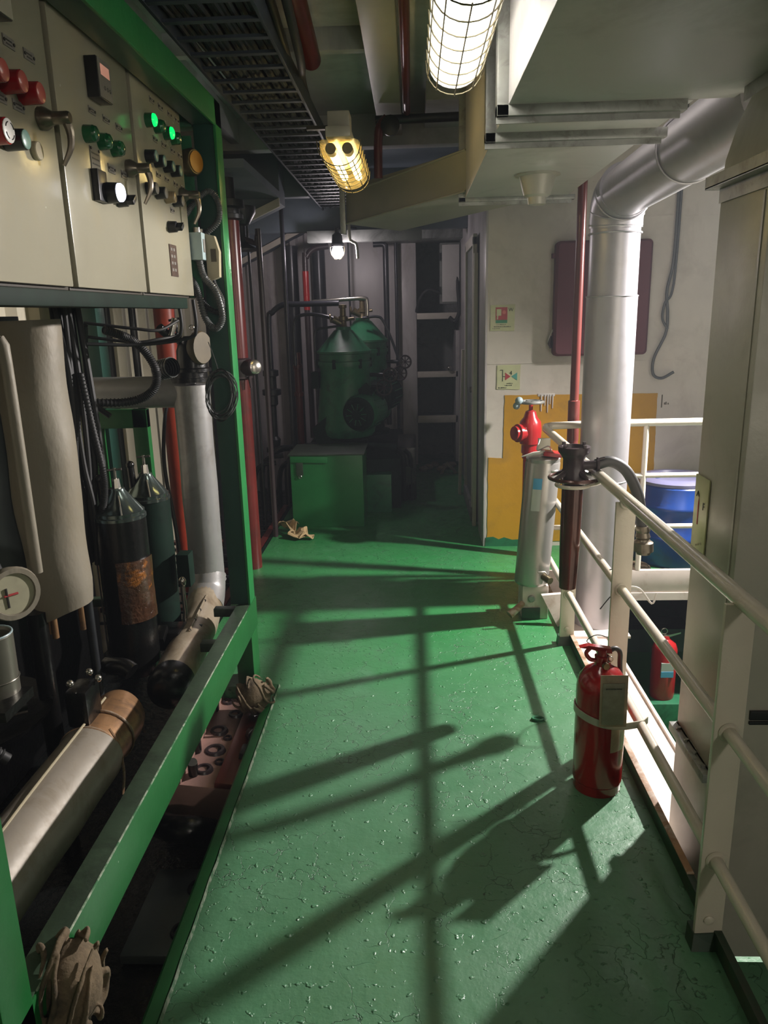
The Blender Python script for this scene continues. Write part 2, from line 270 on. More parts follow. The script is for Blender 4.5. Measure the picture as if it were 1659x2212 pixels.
# ------------------------------------------------------------------ mesh kit
def origin(o):
    v = Vector((0, 0, 0))
    while o is not None: v = v + o.location; o = o.parent
    return v
class MB:
    def __init__(s): s.bm = bmesh.new()
    def box(s, x0, x1, y0, y1, z0, z1, bev=0.0, rot=None, piv=None):
        r = bmesh.ops.create_cube(s.bm, size=1.0); vs = r['verts']
        for v in vs:
            v.co = Vector(((x0+x1)/2 + v.co.x*(x1-x0), (y0+y1)/2 + v.co.y*(y1-y0), (z0+z1)/2 + v.co.z*(z1-z0)))
        if bev > 0:
            es = list({e for v in vs for e in v.link_edges})
            rr = bmesh.ops.bevel(s.bm, geom=es, offset=bev, segments=2, affect='EDGES', profile=0.6)
            vs = list({v for f in rr['faces'] for v in f.verts} | {v for v in vs if v.is_valid})
        if rot is not None:
            p = Vector(piv) if piv else Vector(((x0+x1)/2, (y0+y1)/2, (z0+z1)/2))
            for v in vs: v.co = p + rot @ (v.co - p)
        return s
    def rings(s, rings, closed=False, cap0=True, cap1=True):
        R = [[s.bm.verts.new(p) for p in ring] for ring in rings]
        n = len(R[0]); pairs = list(zip(R[:-1], R[1:]))
        if closed: pairs.append((R[-1], R[0]))
        for a, b in pairs:
            for i in range(n):
                j = (i + 1) % n
                s.bm.faces.new((a[i], a[j], b[j], b[i]))
        if not closed:
            if cap0: s.bm.faces.new(R[0][::-1])
            if cap1: s.bm.faces.new(R[-1])
        return s
    def lathe(s, p, prof, axis=(0, 0, 1), seg=24, cap0=True, cap1=True, sq=1.0):
        """prof: (distance along axis, radius)"""
        a = Vector(axis).normalized(); p = Vector(p)
        u = a.orthogonal().normalized() if abs(a.z) < 0.99 else Vector((1, 0, 0)); v = a.cross(u)
        rr = []
        for h, r in prof:
            r = max(r, 1e-4)
            rr.append([p + a*h + (u*math.cos(t) + v*sq*math.sin(t))*r for t in [2*PI*i/seg for i in range(seg)]])
        return s.rings(rr, cap0=cap0, cap1=cap1)
    def cyl(s, p0, p1, r, r2=None, seg=18):
        p0 = Vector(p0); p1 = Vector(p1); d = p1 - p0
        return s.lathe(p0, [(0, r), (d.length, r if r2 is None else r2)], d, seg)
    def tube(s, pts, r, seg=10, smooth=0, closed=False, radii=None):
        P = [Vector(p) for p in pts]
        if smooth:
            Q = []; n = len(P); rq = []
            for i in range(n if closed else n - 1):
                p0 = P[(i-1) % n] if (closed or i > 0) else P[0]*2 - P[1]
                p1, p2 = P[i], P[(i+1) % n]
                p3 = P[(i+2) % n] if (closed or i + 2 < n) else P[-1]*2 - P[-2]
                for k in range(smooth):
                    t = k / smooth
                    Q.append(0.5*((2*p1) + (-p0+p2)*t + (2*p0-5*p1+4*p2-p3)*t*t + (-p0+3*p1-3*p2+p3)*t**3))
                    if radii: rq.append(radii[i]*(1-t) + radii[(i+1) % n]*t)
            if not closed:
                Q.append(P[-1])
                if radii: rq.append(radii[-1])
            P = Q; radii = rq if radii else None
        n = len(P); rr = []; u = None
        for i in range(n):
            if closed: t = (P[(i+1) % n] - P[i-1])
            else: t = P[min(i+1, n-1)] - P[max(i-1, 0)]
            if t.length < 1e-9: t = Vector((0, 0, 1))
            t.normalize()
            if u is None: u = t.orthogonal().normalized()
            else:
                u = (u - t*u.dot(t))
                u = u.normalized() if u.length > 1e-6 else t.orthogonal().normalized()
            v = t.cross(u); rad = radii[i] if radii else r
            rr.append([P[i] + (u*math.cos(a) + v*math.sin(a))*rad for a in [2*PI*k/seg for k in range(seg)]])
        return s.rings(rr, closed=closed)
    def torus(s, c, axis, R, r, seg=28, rs=8, squash=1.0):
        a = Vector(axis).normalized(); u = a.orthogonal().normalized() if abs(a.z) < 0.99 else Vector((1, 0, 0)); v = a.cross(u)
        return s.tube([Vector(c) + (u*math.cos(t) + v*squash*math.sin(t))*R for t in [2*PI*i/seg for i in range(seg)]], r, rs, closed=True)
    def prism(s, poly, vec):
        vec = Vector(vec)
        return s.rings([[Vector(p) for p in poly], [Vector(p) + vec for p in poly]])
    def sphere(s, c, r, seg=16, sz=1.0):
        n = seg // 2
        return s.lathe(c, [(-math.cos(PI*i/n)*r*sz, math.sin(PI*i/n)*r) for i in range(n+1)], (0, 0, 1), seg)
    def obj(s, name, mat, parent=None, loc=None, label=None, angle=38):
        bmesh.ops.recalc_face_normals(s.bm, faces=s.bm.faces)
        me = bpy.data.meshes.new(name); s.bm.to_mesh(me); s.bm.free()
        o = bpy.data.objects.new(name, me); C.objects.link(o)
        if parent is not None:
            o.parent = parent; off = origin(parent)
        else:
            if loc is None:
                xs = [v.co for v in me.vertices]
                loc = (sum(v.x for v in xs)/len(xs), sum(v.y for v in xs)/len(xs), min(v.z for v in xs))
            o.location = loc; off = Vector(loc)
        me.transform(Matrix.Translation(-off))
        for p in me.polygons: p.use_smooth = True
        me.set_sharp_from_angle(angle=math.radians(angle))
        me.materials.append(M[mat] if isinstance(mat, str) else mat)
        if label: o['label'] = label
        return o
def tag(o, label, cat, group=None):
    o['label'] = label; o['category'] = cat
    if group: o['group'] = group
    return o
def struct(o): o['kind'] = 'structure'; return o
def thing(name, label, cat, loc, group=None):
    o = bpy.data.objects.new(name, None); C.objects.link(o); o.location = loc; o.empty_display_size = 0.1
    return tag(o, label, cat, group)
def text_part(name, txt, mat, parent, m4, size):
    cu = bpy.data.curves.new(name, 'FONT'); cu.body = txt; cu.size = size; cu.extrude = 0.0006; cu.align_x = 'CENTER'; cu.align_y = 'CENTER'
    t = bpy.data.objects.new(name, cu); C.objects.link(t)
    bpy.context.view_layer.update()
    me = bpy.data.meshes.new_from_object(t); bpy.data.objects.remove(t)
    me.transform(m4)
    o = bpy.data.objects.new(name, me); C.objects.link(o); o.parent = parent
    me.transform(Matrix.Translation(-origin(parent))); me.materials.clear(); me.materials.append(M[mat]); return o
def basis(right, up, at):
    r = Vector(right).normalized(); u = Vector(up).normalized(); n = r.cross(u)
    m = Matrix((r, u, n)).transposed().to_4x4(); m.translation = Vector(at); return m

# ================================================================== THE SETTING
def slab(name, poly, z0, z1, mat):
    b = MB(); b.prism([(x, y, z0) for x, y in poly], (0, 0, z1 - z0)); return struct(b.obj(name, mat))
DX = 0.80                                   # right edge of the walkway
floor = slab('floor', [(-0.66, -3.6), (DX, -3.6), (DX, 4.62), (4.2, 4.62), (4.2, 5.6), (0.9, 5.6), (0.9, 9.6), (-1.13, 9.6), (-1.13, 3.24), (-0.66, 3.24)], -0.10, 0.0, 'deck')
# raised, chipped welding lip along the left edge
b = MB(); n = 60; L0 = []; 
rings = []
for i in range(n + 1):
    y = -3.5 + (3.24 + 3.5) * i / n; j = 0.004 * noise.noise(Vector((3.1, y * 9, 0)))
    rings.append([(-0.655, y, 0.0), (-0.657 + j, y, 0.012), (-0.690 + j, y, 0.013), (-0.698, y, 0.006), (-0.698, y, -0.07), (-0.662, y, -0.07)])
b.rings(rings); struct(b.obj('trim_1', 'coam', None))
bpy.data.objects['trim_1'].data.materials[0] = M['green']
b = MB(); rr = []
for i in range(121):
    y = -1.0 + 4.24 * i / 120; w_ = 0.0035 + 0.0035 * abs(noise.noise(Vector((0, y * 14, 1)))); j = 0.003 * noise.noise(Vector((3, y * 11, 0)))
    rr.append([(-0.652 + j - w_, y, 0.008), (-0.652 + j, y, 0.0155), (-0.652 + j + w_, y, 0.002), (-0.652 + j, y, 0.000)])
b.rings(rr); struct(b.obj('trim_2', 'edge_chip'))
struct(slab('floor_pit', [(-2.1, -3.6), (-0.70, -3.6), (-0.70, 3.3), (-1.13, 3.3), (-1.13, 9.0), (-2.1, 9.0)], -0.40, -0.34, 'pit'))
struct(slab('floor_lower', [(0.86, -3.6), (4.4, -3.6), (4.4, 9.0), (0.86, 9.0)], -1.26, -1.20, 'deck'))
# side plate under the walkway
b = MB(); b.box(-0.70, -0.665, -3.6, 3.24, -0.36, -0.07); b.box(-1.16, -1.13, 3.24, 9.0, -0.36, -0.005); b.box(-1.13, -0.67, 3.21, 3.24, -0.36, -0.1); struct(b.obj('trim_3', 'green_dark'))
# right coaming and the white ledge outside it
b = MB(); b.box(0.800, 0.822, -3.6, 4.60, -0.02, 0.050, 0.003); struct(b.obj('trim_4', 'coam'))
b = MB(); b.box(0.801, 0.823, 1.95, 4.60, 0.0502, 0.0535, 0.001); struct(b.obj('trim_5', 'rusty'))
b = MB(); b.box(0.824, 1.14, 2.30, 4.58, -0.215, -0.20, 0.002); b.box(1.135, 1.15, 2.3, 4.2, -0.26, -0.185, 0.002)
b.box(0.824, 0.84, 0.4, 4.58, -0.30, -0.03); b.box(0.824, 4.2, 4.585, 4.62, -0.06, 0.09, 0.003); b.box(0.824, 4.2, 4.58, 4.64, -0.11, -0.06); struct(b.obj('trim_6', 'rail_bare'))
b = MB(); b.box(0.84, 2.6, 0.3, 2.05, -0.42, -0.37); struct(b.obj('floor_step', 'deck'))
b = MB()
for x in (1.15, 1.8, 2.6): b.box(x, x + 0.10, 4.66, 5.5, -0.35, -0.11)
b.box(0.9, 4.2, 4.9, 4.98, -0.62, -0.45); b.cyl((0.9, 5.1, -0.55), (4.2, 5.1, -0.55), 0.10); struct(b.obj('trim_7', 'dark'))

# walls
YW = 5.42
b = MB(); b.box(0.52, 4.4, YW, YW + 0.12, -0.10, 3.0); wall_far = struct(b.obj('wall_far', 'wallw'))
for nm, x0, x1, z0, z1 in (('weld_seam', 0.53, 4.3, 1.335, 1.341), ('weld_seam', 1.30, 4.3, 2.28, 2.287), ('weld_seam', 1.2, 4.3, 2.50, 2.507)):
    q = MB(); q.box(x0, x1, YW - 0.003, YW + 0.001, z0, z1); q.obj('weld_seam', 'wallw', wall_far)
def ragged(pts, amp=0.004, step=0.02, seed=0):
    out = []
    for (x0, z0), (x1, z1) in zip(pts, pts[1:] + pts[:1]):
        L = math.hypot(x1-x0, z1-z0); k = max(1, int(L / step))
        for i in range(k):
            t = i / k; x = x0+(x1-x0)*t; z = z0+(z1-z0)*t
            a = amp * noise.noise(Vector((x*20, z*20, seed)))
            out.append((x + a, z + amp * noise.noise(Vector((x*20, z*20, seed + 5)))))
    return out
q = MB(); q.prism([(x, YW - 0.0035, z) for x, z in ragged([(0.535, 0.035), (1.73, 0.035), (1.715, 1.112), (0.648, 1.117), (0.642, 0.665), (0.537, 0.672)])], (0, 0.0033, 0)); q.obj('paint_patch', 'yellow', wall_far, label='large ochre yellow painted patch')
for x, z0 in ((0.905, 1.0), (0.93, 1.04), (0.95, 0.99), (0.966, 1.05), (0.985, 1.02)):
    q = MB(); q.tube([(x, YW - 0.006, 1.117), (x, YW - 0.006, z0)], 0.004, 6, radii=[0.006, 0.003]); q.obj('paint_drip', 'white', wall_far, label='dried white paint drip')
q = MB(); q.box(0.88, 1.0, YW - 0.006, YW - 0.001, 1.105, 1.125, 0.002); q.obj('paint_drip', 'white', wall_far, label='dried white paint drip')
# green paint creeping up the foot of the wall
q = MB(); q.prism([(x, YW - 0.004, z) for x, z in [(0.52, 0), (0.525, 0.07), (0.58, 0.075), (0.62, 0.055), (0.66, 0.07), (0.72, 0.05), (0.80, 0.055), (0.86, 0.03), (0.9, 0)]], (0, 0.002, 0)); q.obj('paint_foot', 'green_machine', wall_far)
b = MB(); b.box(0.52, 0.62, YW + 0.12, 9.4, -0.0, 3.0); wall_right = struct(b.obj('wall_right', 'wall_back'))
q = MB(); q.box(0.505, 0.52, YW, YW + 0.42, 0.0, 2.6, 0.003); struct(q.obj('trim_8', 'wall_back'))
# doorway frames and loose boards on the right wall of the passage
def door_leaf(name, y0, y1, mat):
    r = bpy.data.objects.new(name, None); C.objects.link(r); r.location = (0.50, y0, 0); r['kind'] = 'structure'
    q = MB(); q.box(0.472, 0.505, y0, y0+0.06, 0.10, 2.25, 0.004); q.obj('jamb', mat, r)
    q = MB(); q.box(0.472, 0.505, y1-0.06, y1, 0.10, 2.25, 0.004); q.obj('jamb', mat, r)
    q = MB(); q.box(0.472, 0.505, y0, y1, 2.19, 2.27, 0.004); q.obj('door_head', mat, r)
    q = MB(); q.box(0.492, 0.512, y0+0.06, y1-0.06, 0.12, 2.19, 0.003); q.obj('door_panel', 'recess', r)
    q = MB(); q.box(0.466, 0.51, y0, y1, 0.0, 0.12, 0.003); q.obj('sill', 'recess', r)
    q = MB(); q.cyl((0.492, y0+0.13, 1.08), (0.462, y0+0.13, 1.08), 0.022, 0.026, 12); q.obj('door_knob', 'chrome', r)
    return r
door_leaf('door_1', 6.12, 7.02, 'wallw')
# back wall with vertical corrugations on the left part
YB = 8.85
b = MB(); b.box(-2.05, -0.10, YB, YB + 0.08, -0.35, 3.0); wall_back = struct(b.obj('wall_back', 'wall_back'))
for i in range(5):
    x = -1.86 + i * 0.165
    q = MB(); q.prism([(x, YB, -0.3), (x+0.025, YB-0.045, -0.3), (x+0.085, YB-0.045, -0.3), (x+0.11, YB, -0.3)], (0, 0, 2.9)); q.obj('corrugation', 'wall_back', wall_back)
for x in (-0.70, -0.30):
    q = MB(); q.box(x, x+0.012, YB-0.008, YB, 0.0, 2.6); q.obj('panel_joint', 'wall_back', wall_back)
b = MB(); b.box(-0.115, 0.050, 8.60, 8.95, 0.0, 2.46, 0.008); struct(b.obj('trim_9', 'wall_back'))
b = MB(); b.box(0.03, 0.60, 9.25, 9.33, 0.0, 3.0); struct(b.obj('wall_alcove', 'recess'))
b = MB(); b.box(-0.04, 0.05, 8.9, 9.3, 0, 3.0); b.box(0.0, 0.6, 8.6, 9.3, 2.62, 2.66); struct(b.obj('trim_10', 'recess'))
# left wall with ribs
b = MB(); b.box(-2.10, -2.02, -3.6, YB + 0.05, -0.36, 3.0); wall_left = struct(b.obj('wall_left', 'wall_left'))
for i in range(34):
    y = 1.0 + i * 0.235
    q = MB(); q.prism([(-2.02, y, -0.34), (-1.975, y+0.03, -0.34), (-1.975, y+0.10, -0.34), (-2.02, y+0.13, -0.34)], (0, 0, 3.0)); q.obj('wall_rib', 'wall_left', wall_left)
b = MB(); b.box(4.3, 4.4, -3.6, 9.0, -1.3, 3.4); struct(b.obj('wall_right_far', 'recess'))
b = MB(); b.box(0.6, 4.4, 8.0, 8.1, -1.3, 0.0); struct(b.obj('wall_below', 'dark'))
b = MB(); b.box(-2.1, 4.4, -3.7, -3.6, -1.3, 3.4); struct(b.obj('wall_near', 'wallw'))
# ceiling with its beams
b = MB(); b.box(-2.1, 0.62, -3.6, 5.7, 3.0, 3.06); b.box(0.62, 4.4, -3.6, 5.6, 3.3, 3.36); b.box(0.60, 0.66, -3.6, 5.6, 3.0, 3.3); ceil = struct(b.obj('ceiling', 'ceil'))
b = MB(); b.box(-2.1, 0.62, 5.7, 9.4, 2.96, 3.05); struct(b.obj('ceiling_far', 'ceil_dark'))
def beam(x0, x1, y0, y1, z0, z1, mat='ceil', label=None):
    q = MB(); q.box(x0, x1, y0, y1, z0, z1, 0.003); return q.obj('ceiling_beam', mat, ceil, label=label)
beam(-0.20, -0.05, 0.4, 5.60, 2.86, 3.0, 'lampbody')
beam(-2.0, 0.60, 5.60, 5.72, 2.80, 3.0)
beam(-1.22, -1.16, 0.4, 5.60, 2.84, 3.0)
beam(-2.0, 0.60, 3.30, 3.34, 2.93, 3.0)
beam(-2.0, -0.20, 3.98, 4.04, 2.90, 3.0)
beam(0.10, 0.60, 4.9, 5.6, 2.90, 3.0)
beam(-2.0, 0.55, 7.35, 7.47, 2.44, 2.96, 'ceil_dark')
beam(-0.95, 0.10, 7.30, 7.40, 2.34, 2.44, 'recess')
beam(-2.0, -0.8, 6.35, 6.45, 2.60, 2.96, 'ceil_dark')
beam(-0.30, 0.55, 8.1, 8.7, 2.42, 2.96, 'recess')
# sloped soffits over the far left corner
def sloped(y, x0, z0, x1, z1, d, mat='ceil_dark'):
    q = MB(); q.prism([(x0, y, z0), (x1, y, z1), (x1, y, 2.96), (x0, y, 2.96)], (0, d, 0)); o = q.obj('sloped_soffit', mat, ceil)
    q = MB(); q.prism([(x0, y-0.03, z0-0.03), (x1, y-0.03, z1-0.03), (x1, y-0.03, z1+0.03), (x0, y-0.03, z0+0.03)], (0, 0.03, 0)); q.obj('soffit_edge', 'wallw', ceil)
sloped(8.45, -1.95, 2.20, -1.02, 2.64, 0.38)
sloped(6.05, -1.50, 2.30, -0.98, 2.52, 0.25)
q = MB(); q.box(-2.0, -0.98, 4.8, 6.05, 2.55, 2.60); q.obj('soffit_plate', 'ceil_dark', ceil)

# ================================================================== LEFT: THE GREEN EQUIPMENT FRAME
FX = -0.77
fr = thing('equipment_frame', 'tall green welded steel frame around the control cabinets and pipes', 'frame', (-1.2, 2.2, -0.34))
def fpart(name, args, mat='green', bev=0.004, label=None):
    q = MB()
    for a in args: q.box(*a, bev)
    return q.obj(name, mat, fr, label=label)
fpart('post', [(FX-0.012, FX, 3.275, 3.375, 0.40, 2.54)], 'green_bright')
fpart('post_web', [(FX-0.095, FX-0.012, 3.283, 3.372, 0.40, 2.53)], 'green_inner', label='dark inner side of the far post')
fpart('post', [(FX-0.10, FX, 1.08, 1.18, -0.34, 2.54)])
fpart('leg', [(FX-0.08, FX, 3.25, 3.385, 0.0, 0.25)])
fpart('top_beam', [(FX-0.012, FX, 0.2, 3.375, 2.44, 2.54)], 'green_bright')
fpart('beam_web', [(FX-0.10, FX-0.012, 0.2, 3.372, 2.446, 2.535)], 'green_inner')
rl = fpart('lower_rail', [(FX-0.065, FX, 0.2, 3.40, 0.25, 0.398)])
q = MB(); q.box(FX-0.064, FX-0.004, 1.18, 3.27, 0.3985, 0.402, 0.001); q.obj('rail_top', 'green_grimy', fr, label='grimy top face of the lower rail')
q = MB(); q.tube([(FX-0.0025, 1.2 + i*0.1, 0.400) for i in range(21)], 0.0028, 6); q.obj('worn_edge', 'edge_chip', fr, label='paint worn off the rail edge')
fpart('cabinet_shelf', [(-0.93, -0.87, 0.4, 3.02, 1.735, 1.775), (-1.25, -0.93, 0.4, 3.02, 1.745, 1.775)], 'green_dark')
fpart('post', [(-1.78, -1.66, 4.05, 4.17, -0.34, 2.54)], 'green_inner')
fpart('post', [(-1.80, -1.70, 1.08, 1.18, -0.34, 2.54)], 'green_machine')
fpart('cross_beam', [(-1.75, FX-0.1, 3.29, 3.37, 2.44, 2.54)], 'green_machine')
fpart('cross_bar', [(-1.75, -1.20, 3.44, 3.485, 0.33, 0.37)], 'green_grimy')
fpart('cross_bar', [(-0.955, FX-0.065, 3.30, 3.345, 0.33, 0.37)], 'green_grimy')
fpart('cross_bar', [(-0.935, FX-0.065, 2.98, 3.03, 0.30, 0.34)], 'green_grimy')
fpart('bracket_frame', [(-1.72, -1.66, 3.95, 4.0, 0.6, 1.24), (-1.49, -1.41, 3.95, 4.0, 0.6, 1.24), (-1.72, -1.41, 3.95, 4.0, 1.14, 1.24)], 'green')
fpart('gauge_plate', [(-0.985, -0.868, 3.255, 3.265, 1.78, 2.40)], 'green_machine')
g = MB(); g.lathe((-0.892, 3.255, 2.300), [(0, 0.050), (0.035, 0.052), (0.045, 0.046), (0.045, 0.0)], (0.92, -0.39, 0)); g.obj('pressure_gauge', 'brass', fr)
gq = bpy.data.objects['pressure_gauge']
g = MB(); g.lathe((-0.892+0.0423, 3.255-0.0179, 2.300), [(0.0, 0.040), (0.003, 0.040)], (0.92, -0.39, 0)); g.obj('dial', 'amber', gq, label='amber dial')

# ------------------------------------------------------------------ control cabinets
CX = -0.88
def disc(p, h0, h1, r0, r1=None, seg=20):
    q = MB(); r1 = r0 if r1 is None else r1
    q.lathe(p, [(h0, r0), (h1 - 0.002, r1), (h1, r1 - 0.002)], (1, 0, 0), seg); return q
def button(door, y, z, body, cap, r=0.022, ln=0.034, nm='push_button', label=None):
    o = disc((CX, y, z), -0.001, ln, r, r*0.95).obj(nm, body, door, label=label)
    # the cap is one level too deep under a door, so it lies on the part itself
    return o
def cabinet(y0, y1, label):
    gi = 0.015
    r = thing('control_cabinet', label, 'cabinet', ((CX-0.15), (y0+y1)/2, 1.777), 'control cabinets in the green frame')
    q = MB(); q.box(-1.22, CX-0.02, y0+0.003, y1-0.003, 1.777, 2.60, 0.004); q.obj('body', 'gap', r)
    q = MB(); q.box(CX-0.02, CX, y0+gi, y1-gi, 1.785, 2.585, 0.005); q.obj('door', 'cream', r)
    return r
c1 = cabinet(1.46, 2.045, 'cream control cabinet with red buttons, nearest of three in the green frame')
c2 = cabinet(2.045, 2.612, 'cream control cabinet with digital display and one glowing white lamp')
c3 = cabinet(2.612, 3.175, 'cream control cabinet with four rows of buttons, two glowing green')
def handle(c, y, z):
    q = MB(); q.lathe((CX, y, z), [(0, 0.026), (0.012, 0.027), (0.03, 0.016), (0.034, 0.015), (0.034, 0.015), (0.068, 0.015), (0.073, 0.012)], (1, 0, 0), 16); h = q.obj('door_handle', 'handle', c)
    q = MB(); q.tube([(CX+0.058, y+0.004, z), (CX+0.066, y+0.006, z-0.03), (CX+0.064, y+0.004, z-0.065), (CX+0.045, y-0.002, z-0.105)], 0.007, 8, smooth=4, radii=[0.012, 0.010, 0.008, 0.005]); q.obj('lever', 'handle', h)
def plate(c, y, z, w_=0.046, h_=0.018, mat='plate'):
    q = MB(); q.box(CX, CX+0.0022, y-w_/2, y+w_/2, z-h_/2, z+h_/2); p = q.obj('nameplate', mat, c)
    for s in (-1, 1):
        q = MB(); q.cyl((CX, y+s*(w_/2-0.004), z), (CX+0.0045, y+s*(w_/2-0.004), z), 0.0036, seg=8); q.obj('rivet', 'ink', p)
    q = MB()
    for k in range(2): q.box(CX+0.002, CX+0.0027, y-w_*0.26, y+w_*0.26, z-h_*0.28+k*h_*0.34, z-h_*0.28+k*h_*0.34+h_*0.13)
    q.obj('lettering', 'ink', p)
def btn(c, y, z, body, cap, r=0.022, ln=0.036, nm='push_button', label=None, dome=False):
    f = (0.88-ln)/0.88; y *= f; z = 1.7+(z-1.7)*f
    o = disc((CX, y, z), -0.001, ln, r, r*0.93).obj(nm, body, c, label=label)
    q = MB()
    if dome: q.lathe((CX+ln, y, z), [(-0.001, r*0.90), (0.006, r*0.80), (0.010, r*0.45), (0.011, 0.0005)], (1, 0, 0), 18)
    else: q.lathe((CX+ln, y, z), [(-0.001, r*0.86), (0.0015, r*0.86), (0.003, r*0.74)], (1, 0, 0), 18)
    q.obj('button_cap', cap, o)
    return o
handle(c1, 1.955, 2.168); handle(c2, 2.525, 2.155); handle(c3, 3.085, 2.155)
# cabinet 1
btn(c1, 1.890, 2.231, 'red_btn', 'red_cap', 0.025, 0.045, label='red push button'); btn(c1, 1.975, 2.229, 'red_btn', 'red_cap', 0.025, 0.045, label='red push button')
btn(c1, 1.805, 2.231, 'red_btn', 'red_cap', 0.025, 0.045, label='red push button')
btn(c1, 1.867, 2.105, 'black_plastic', 'grn_cap', 0.023, 0.045)
e = btn(c1, 1.790, 2.107, 'red_btn', 'white', 0.028, 0.045, 'emergency_stop_button', 'red stop button with a pale ringed face')
for k in range(4):
    a0 = k*PI/2+0.3; q = MB(); q.tube([(CX+0.0487, 1.765*0.9489+0.024+0.017*math.cos(a0+t*0.9/4), 1.7+0.407*0.9489+0.017*math.sin(a0+t*0.9/4)) for t in range(5)], 0.0011, 5); q.obj('arrow_mark', 'ink', e)
q = disc((CX, 1.905, 2.088), -0.001, 0.012, 0.021); q.obj('blank_plug', 'beige_plastic', c1)
plate(c1, 1.843, 2.296, 0.05, 0.022); plate(c1, 1.935, 2.296, 0.05, 0.022); plate(c1, 1.850, 2.170, 0.05, 0.022); plate(c1, 1.772, 2.170, 0.05, 0.022)
q = MB(); q.box(CX, CX+0.03, 1.70, 1.815, 2.325, 2.44, 0.002); d = q.obj('digital_display', 'black_plastic', c1)
q = MB(); q.box(CX+0.03, CX+0.033, 1.702, 1.813, 2.327, 2.438, 0.001); q.obj('display_face', 'lampbody', d)
# cabinet 2
q = MB(); q.box(CX, CX+0.034, 2.265, 2.358, 2.292, 2.395, 0.002); d = q.obj('digital_display', 'black_plastic', c2)
q = MB(); q.box(CX+0.034, CX+0.037, 2.267, 2.356, 2.294, 2.393, 0.001); q.obj('display_face', 'plate', d)
q = MB(); q.box(CX+0.037, CX+0.0375, 2.282, 2.345, 2.352, 2.380); q.obj('screen', 'screen', d)
q = MB()
for yy in (2.303, 2.322, 2.340): q.torus((CX+0.0373, yy, 2.322), (1, 0, 0), 0.005, 0.0008, 10, 5)
q.obj('key', 'ink', d)
for y in (2.287, 2.387, 2.486): btn(c2, y, 2.205, 'grn_lens', 'grn_lens', 0.0235, 0.026, 'indicator_lamp', 'green indicator lamp', True); plate(c2, y-0.005, 2.262)
q = MB(); q.box(CX, CX+0.0022, 2.235, 2.300, 2.095, 2.165); p = q.obj('nameplate', 'plate', c2)
q = MB()
for k in range(4): q.box(CX+0.002, CX+0.0028, 2.243, 2.293, 2.105+k*0.014, 2.109+k*0.014)
q.obj('lettering', 'ink', p)
q = MB()
for yy in (2.240, 2.295):
    for zz in (2.100, 2.160): q.cyl((CX, yy, zz), (CX+0.005, yy, zz), 0.004, seg=8)
q.obj('rivet', 'ink', p)
plate(c2, 2.385, 2.130, 0.052, 0.024); plate(c2, 2.487, 2.130, 0.05, 0.022)
q = MB(); q.box(CX, CX+0.020, 2.225, 2.290, 2.022, 2.105, 0.002); q.obj('meter_box', 'black_plastic', c2)
o = disc((CX, 2.290, 2.050), -0.001, 0.050, 0.030, 0.027).obj('signal_lamp', 'black_plastic', c2, label='black signal lamp with a glowing white lens')
q = MB(); q.lathe((CX+0.050, 2.290, 2.050), [(-0.001, 0.025), (0.008, 0.025), (0.013, 0.020)], (1, 0, 0), 18); q.obj('lens', 'white_lit', o)
def switch(c, y, z):
    o = disc((CX, y, z), -0.001, 0.03, 0.021, 0.019).obj('selector_switch', 'black_plastic', c)
    q = MB(); q.box(CX+0.028, CX+0.052, y-0.018, y+0.018, z-0.007, z+0.007, 0.002, rot=Matrix.Rotation(math.radians(35), 3, 'X')); q.obj('knob', 'black_plastic', o)
switch(c2, 2.415, 2.048); switch(c3, 2.900, 2.022)
# cabinet 3
ys = (2.838, 2.930, 3.036, 3.125)
for i, y in enumerate(ys):
    lit = i in (0, 2)
    btn(c3, y, 2.363, 'grn_lens', 'grn_lit' if lit else 'grn_lens', 0.0235, 0.026, 'indicator_lamp', 'glowing green indicator lamp' if lit else 'unlit green indicator lamp', True)
    plate(c3, y-0.01, 2.423, 0.042, 0.018); plate(c3, y-0.01, 2.300, 0.042, 0.018); plate(c3, y-0.01, 2.186, 0.040, 0.017)
    btn(c3, y-0.01, 2.247, 'black_plastic', 'grn_cap', 0.021, 0.034)
for y, cap in zip((2.800, 2.902, 3.010, 3.108), ('plate', 'plate', 'tan_lens', 'plate')):
    btn(c3, y, 2.138, 'tan_lens' if cap == 'tan_lens' else 'black_plastic', cap, 0.021, 0.034)
plate(c3, 2.955, 2.085, 0.04, 0.018)
q = MB(); q.box(CX, CX+0.003, 2.875, 2.958, 1.850, 1.962); p = q.obj('data_plate', 'plate_dark', c3)
q = MB()
for k in range(4):
    for yy in (2.895, 2.925): q.box(CX+0.003, CX+0.0036, yy-0.008, yy+0.010, 1.868+k*0.024, 1.878+k*0.024)
q.obj('lettering', 'plate', p)

# small devices and conduits beside the cabinets
t = thing('pressure_switch', 'light blue twin pressure switch hanging beside the end cabinet', 'switch', (-0.86, 3.22, 1.90))
for k, y in enumerate((3.20, 3.262)):
    q = MB(); q.box(-0.885, -0.835, y-0.03, y+0.028, 1.925, 2.03, 0.004); m_ = q.obj('housing', 'lightblue', t)
    q = MB(); q.box(-0.835, -0.833, y-0.014, y+0.012, 1.955, 2.005); q.obj('window', 'plate', m_)
    q = MB(); q.cyl((-0.86, y, 2.03), (-0.86, y, 2.05), 0.014, seg=12); q.obj('gland', 'chrome', m_)
q = MB(); q.prism([(-0.838, 3.232, 1.84), (-0.79, 3.232, 1.86), (-0.784, 3.232, 1.96), (-0.800, 3.232, 2.02), (-0.838, 3.232, 2.03)], (0, 0.035, 0))
junc = q.obj('junction_box', 'beige_plastic'); tag(junc, 'small beige plastic box between the end cabinet and the green post', 'box')
q = MB(); q.box(-0.818, -0.797, 3.229, 3.2322, 1.92, 1.97); q.obj('window', 'cream_edge', junc)
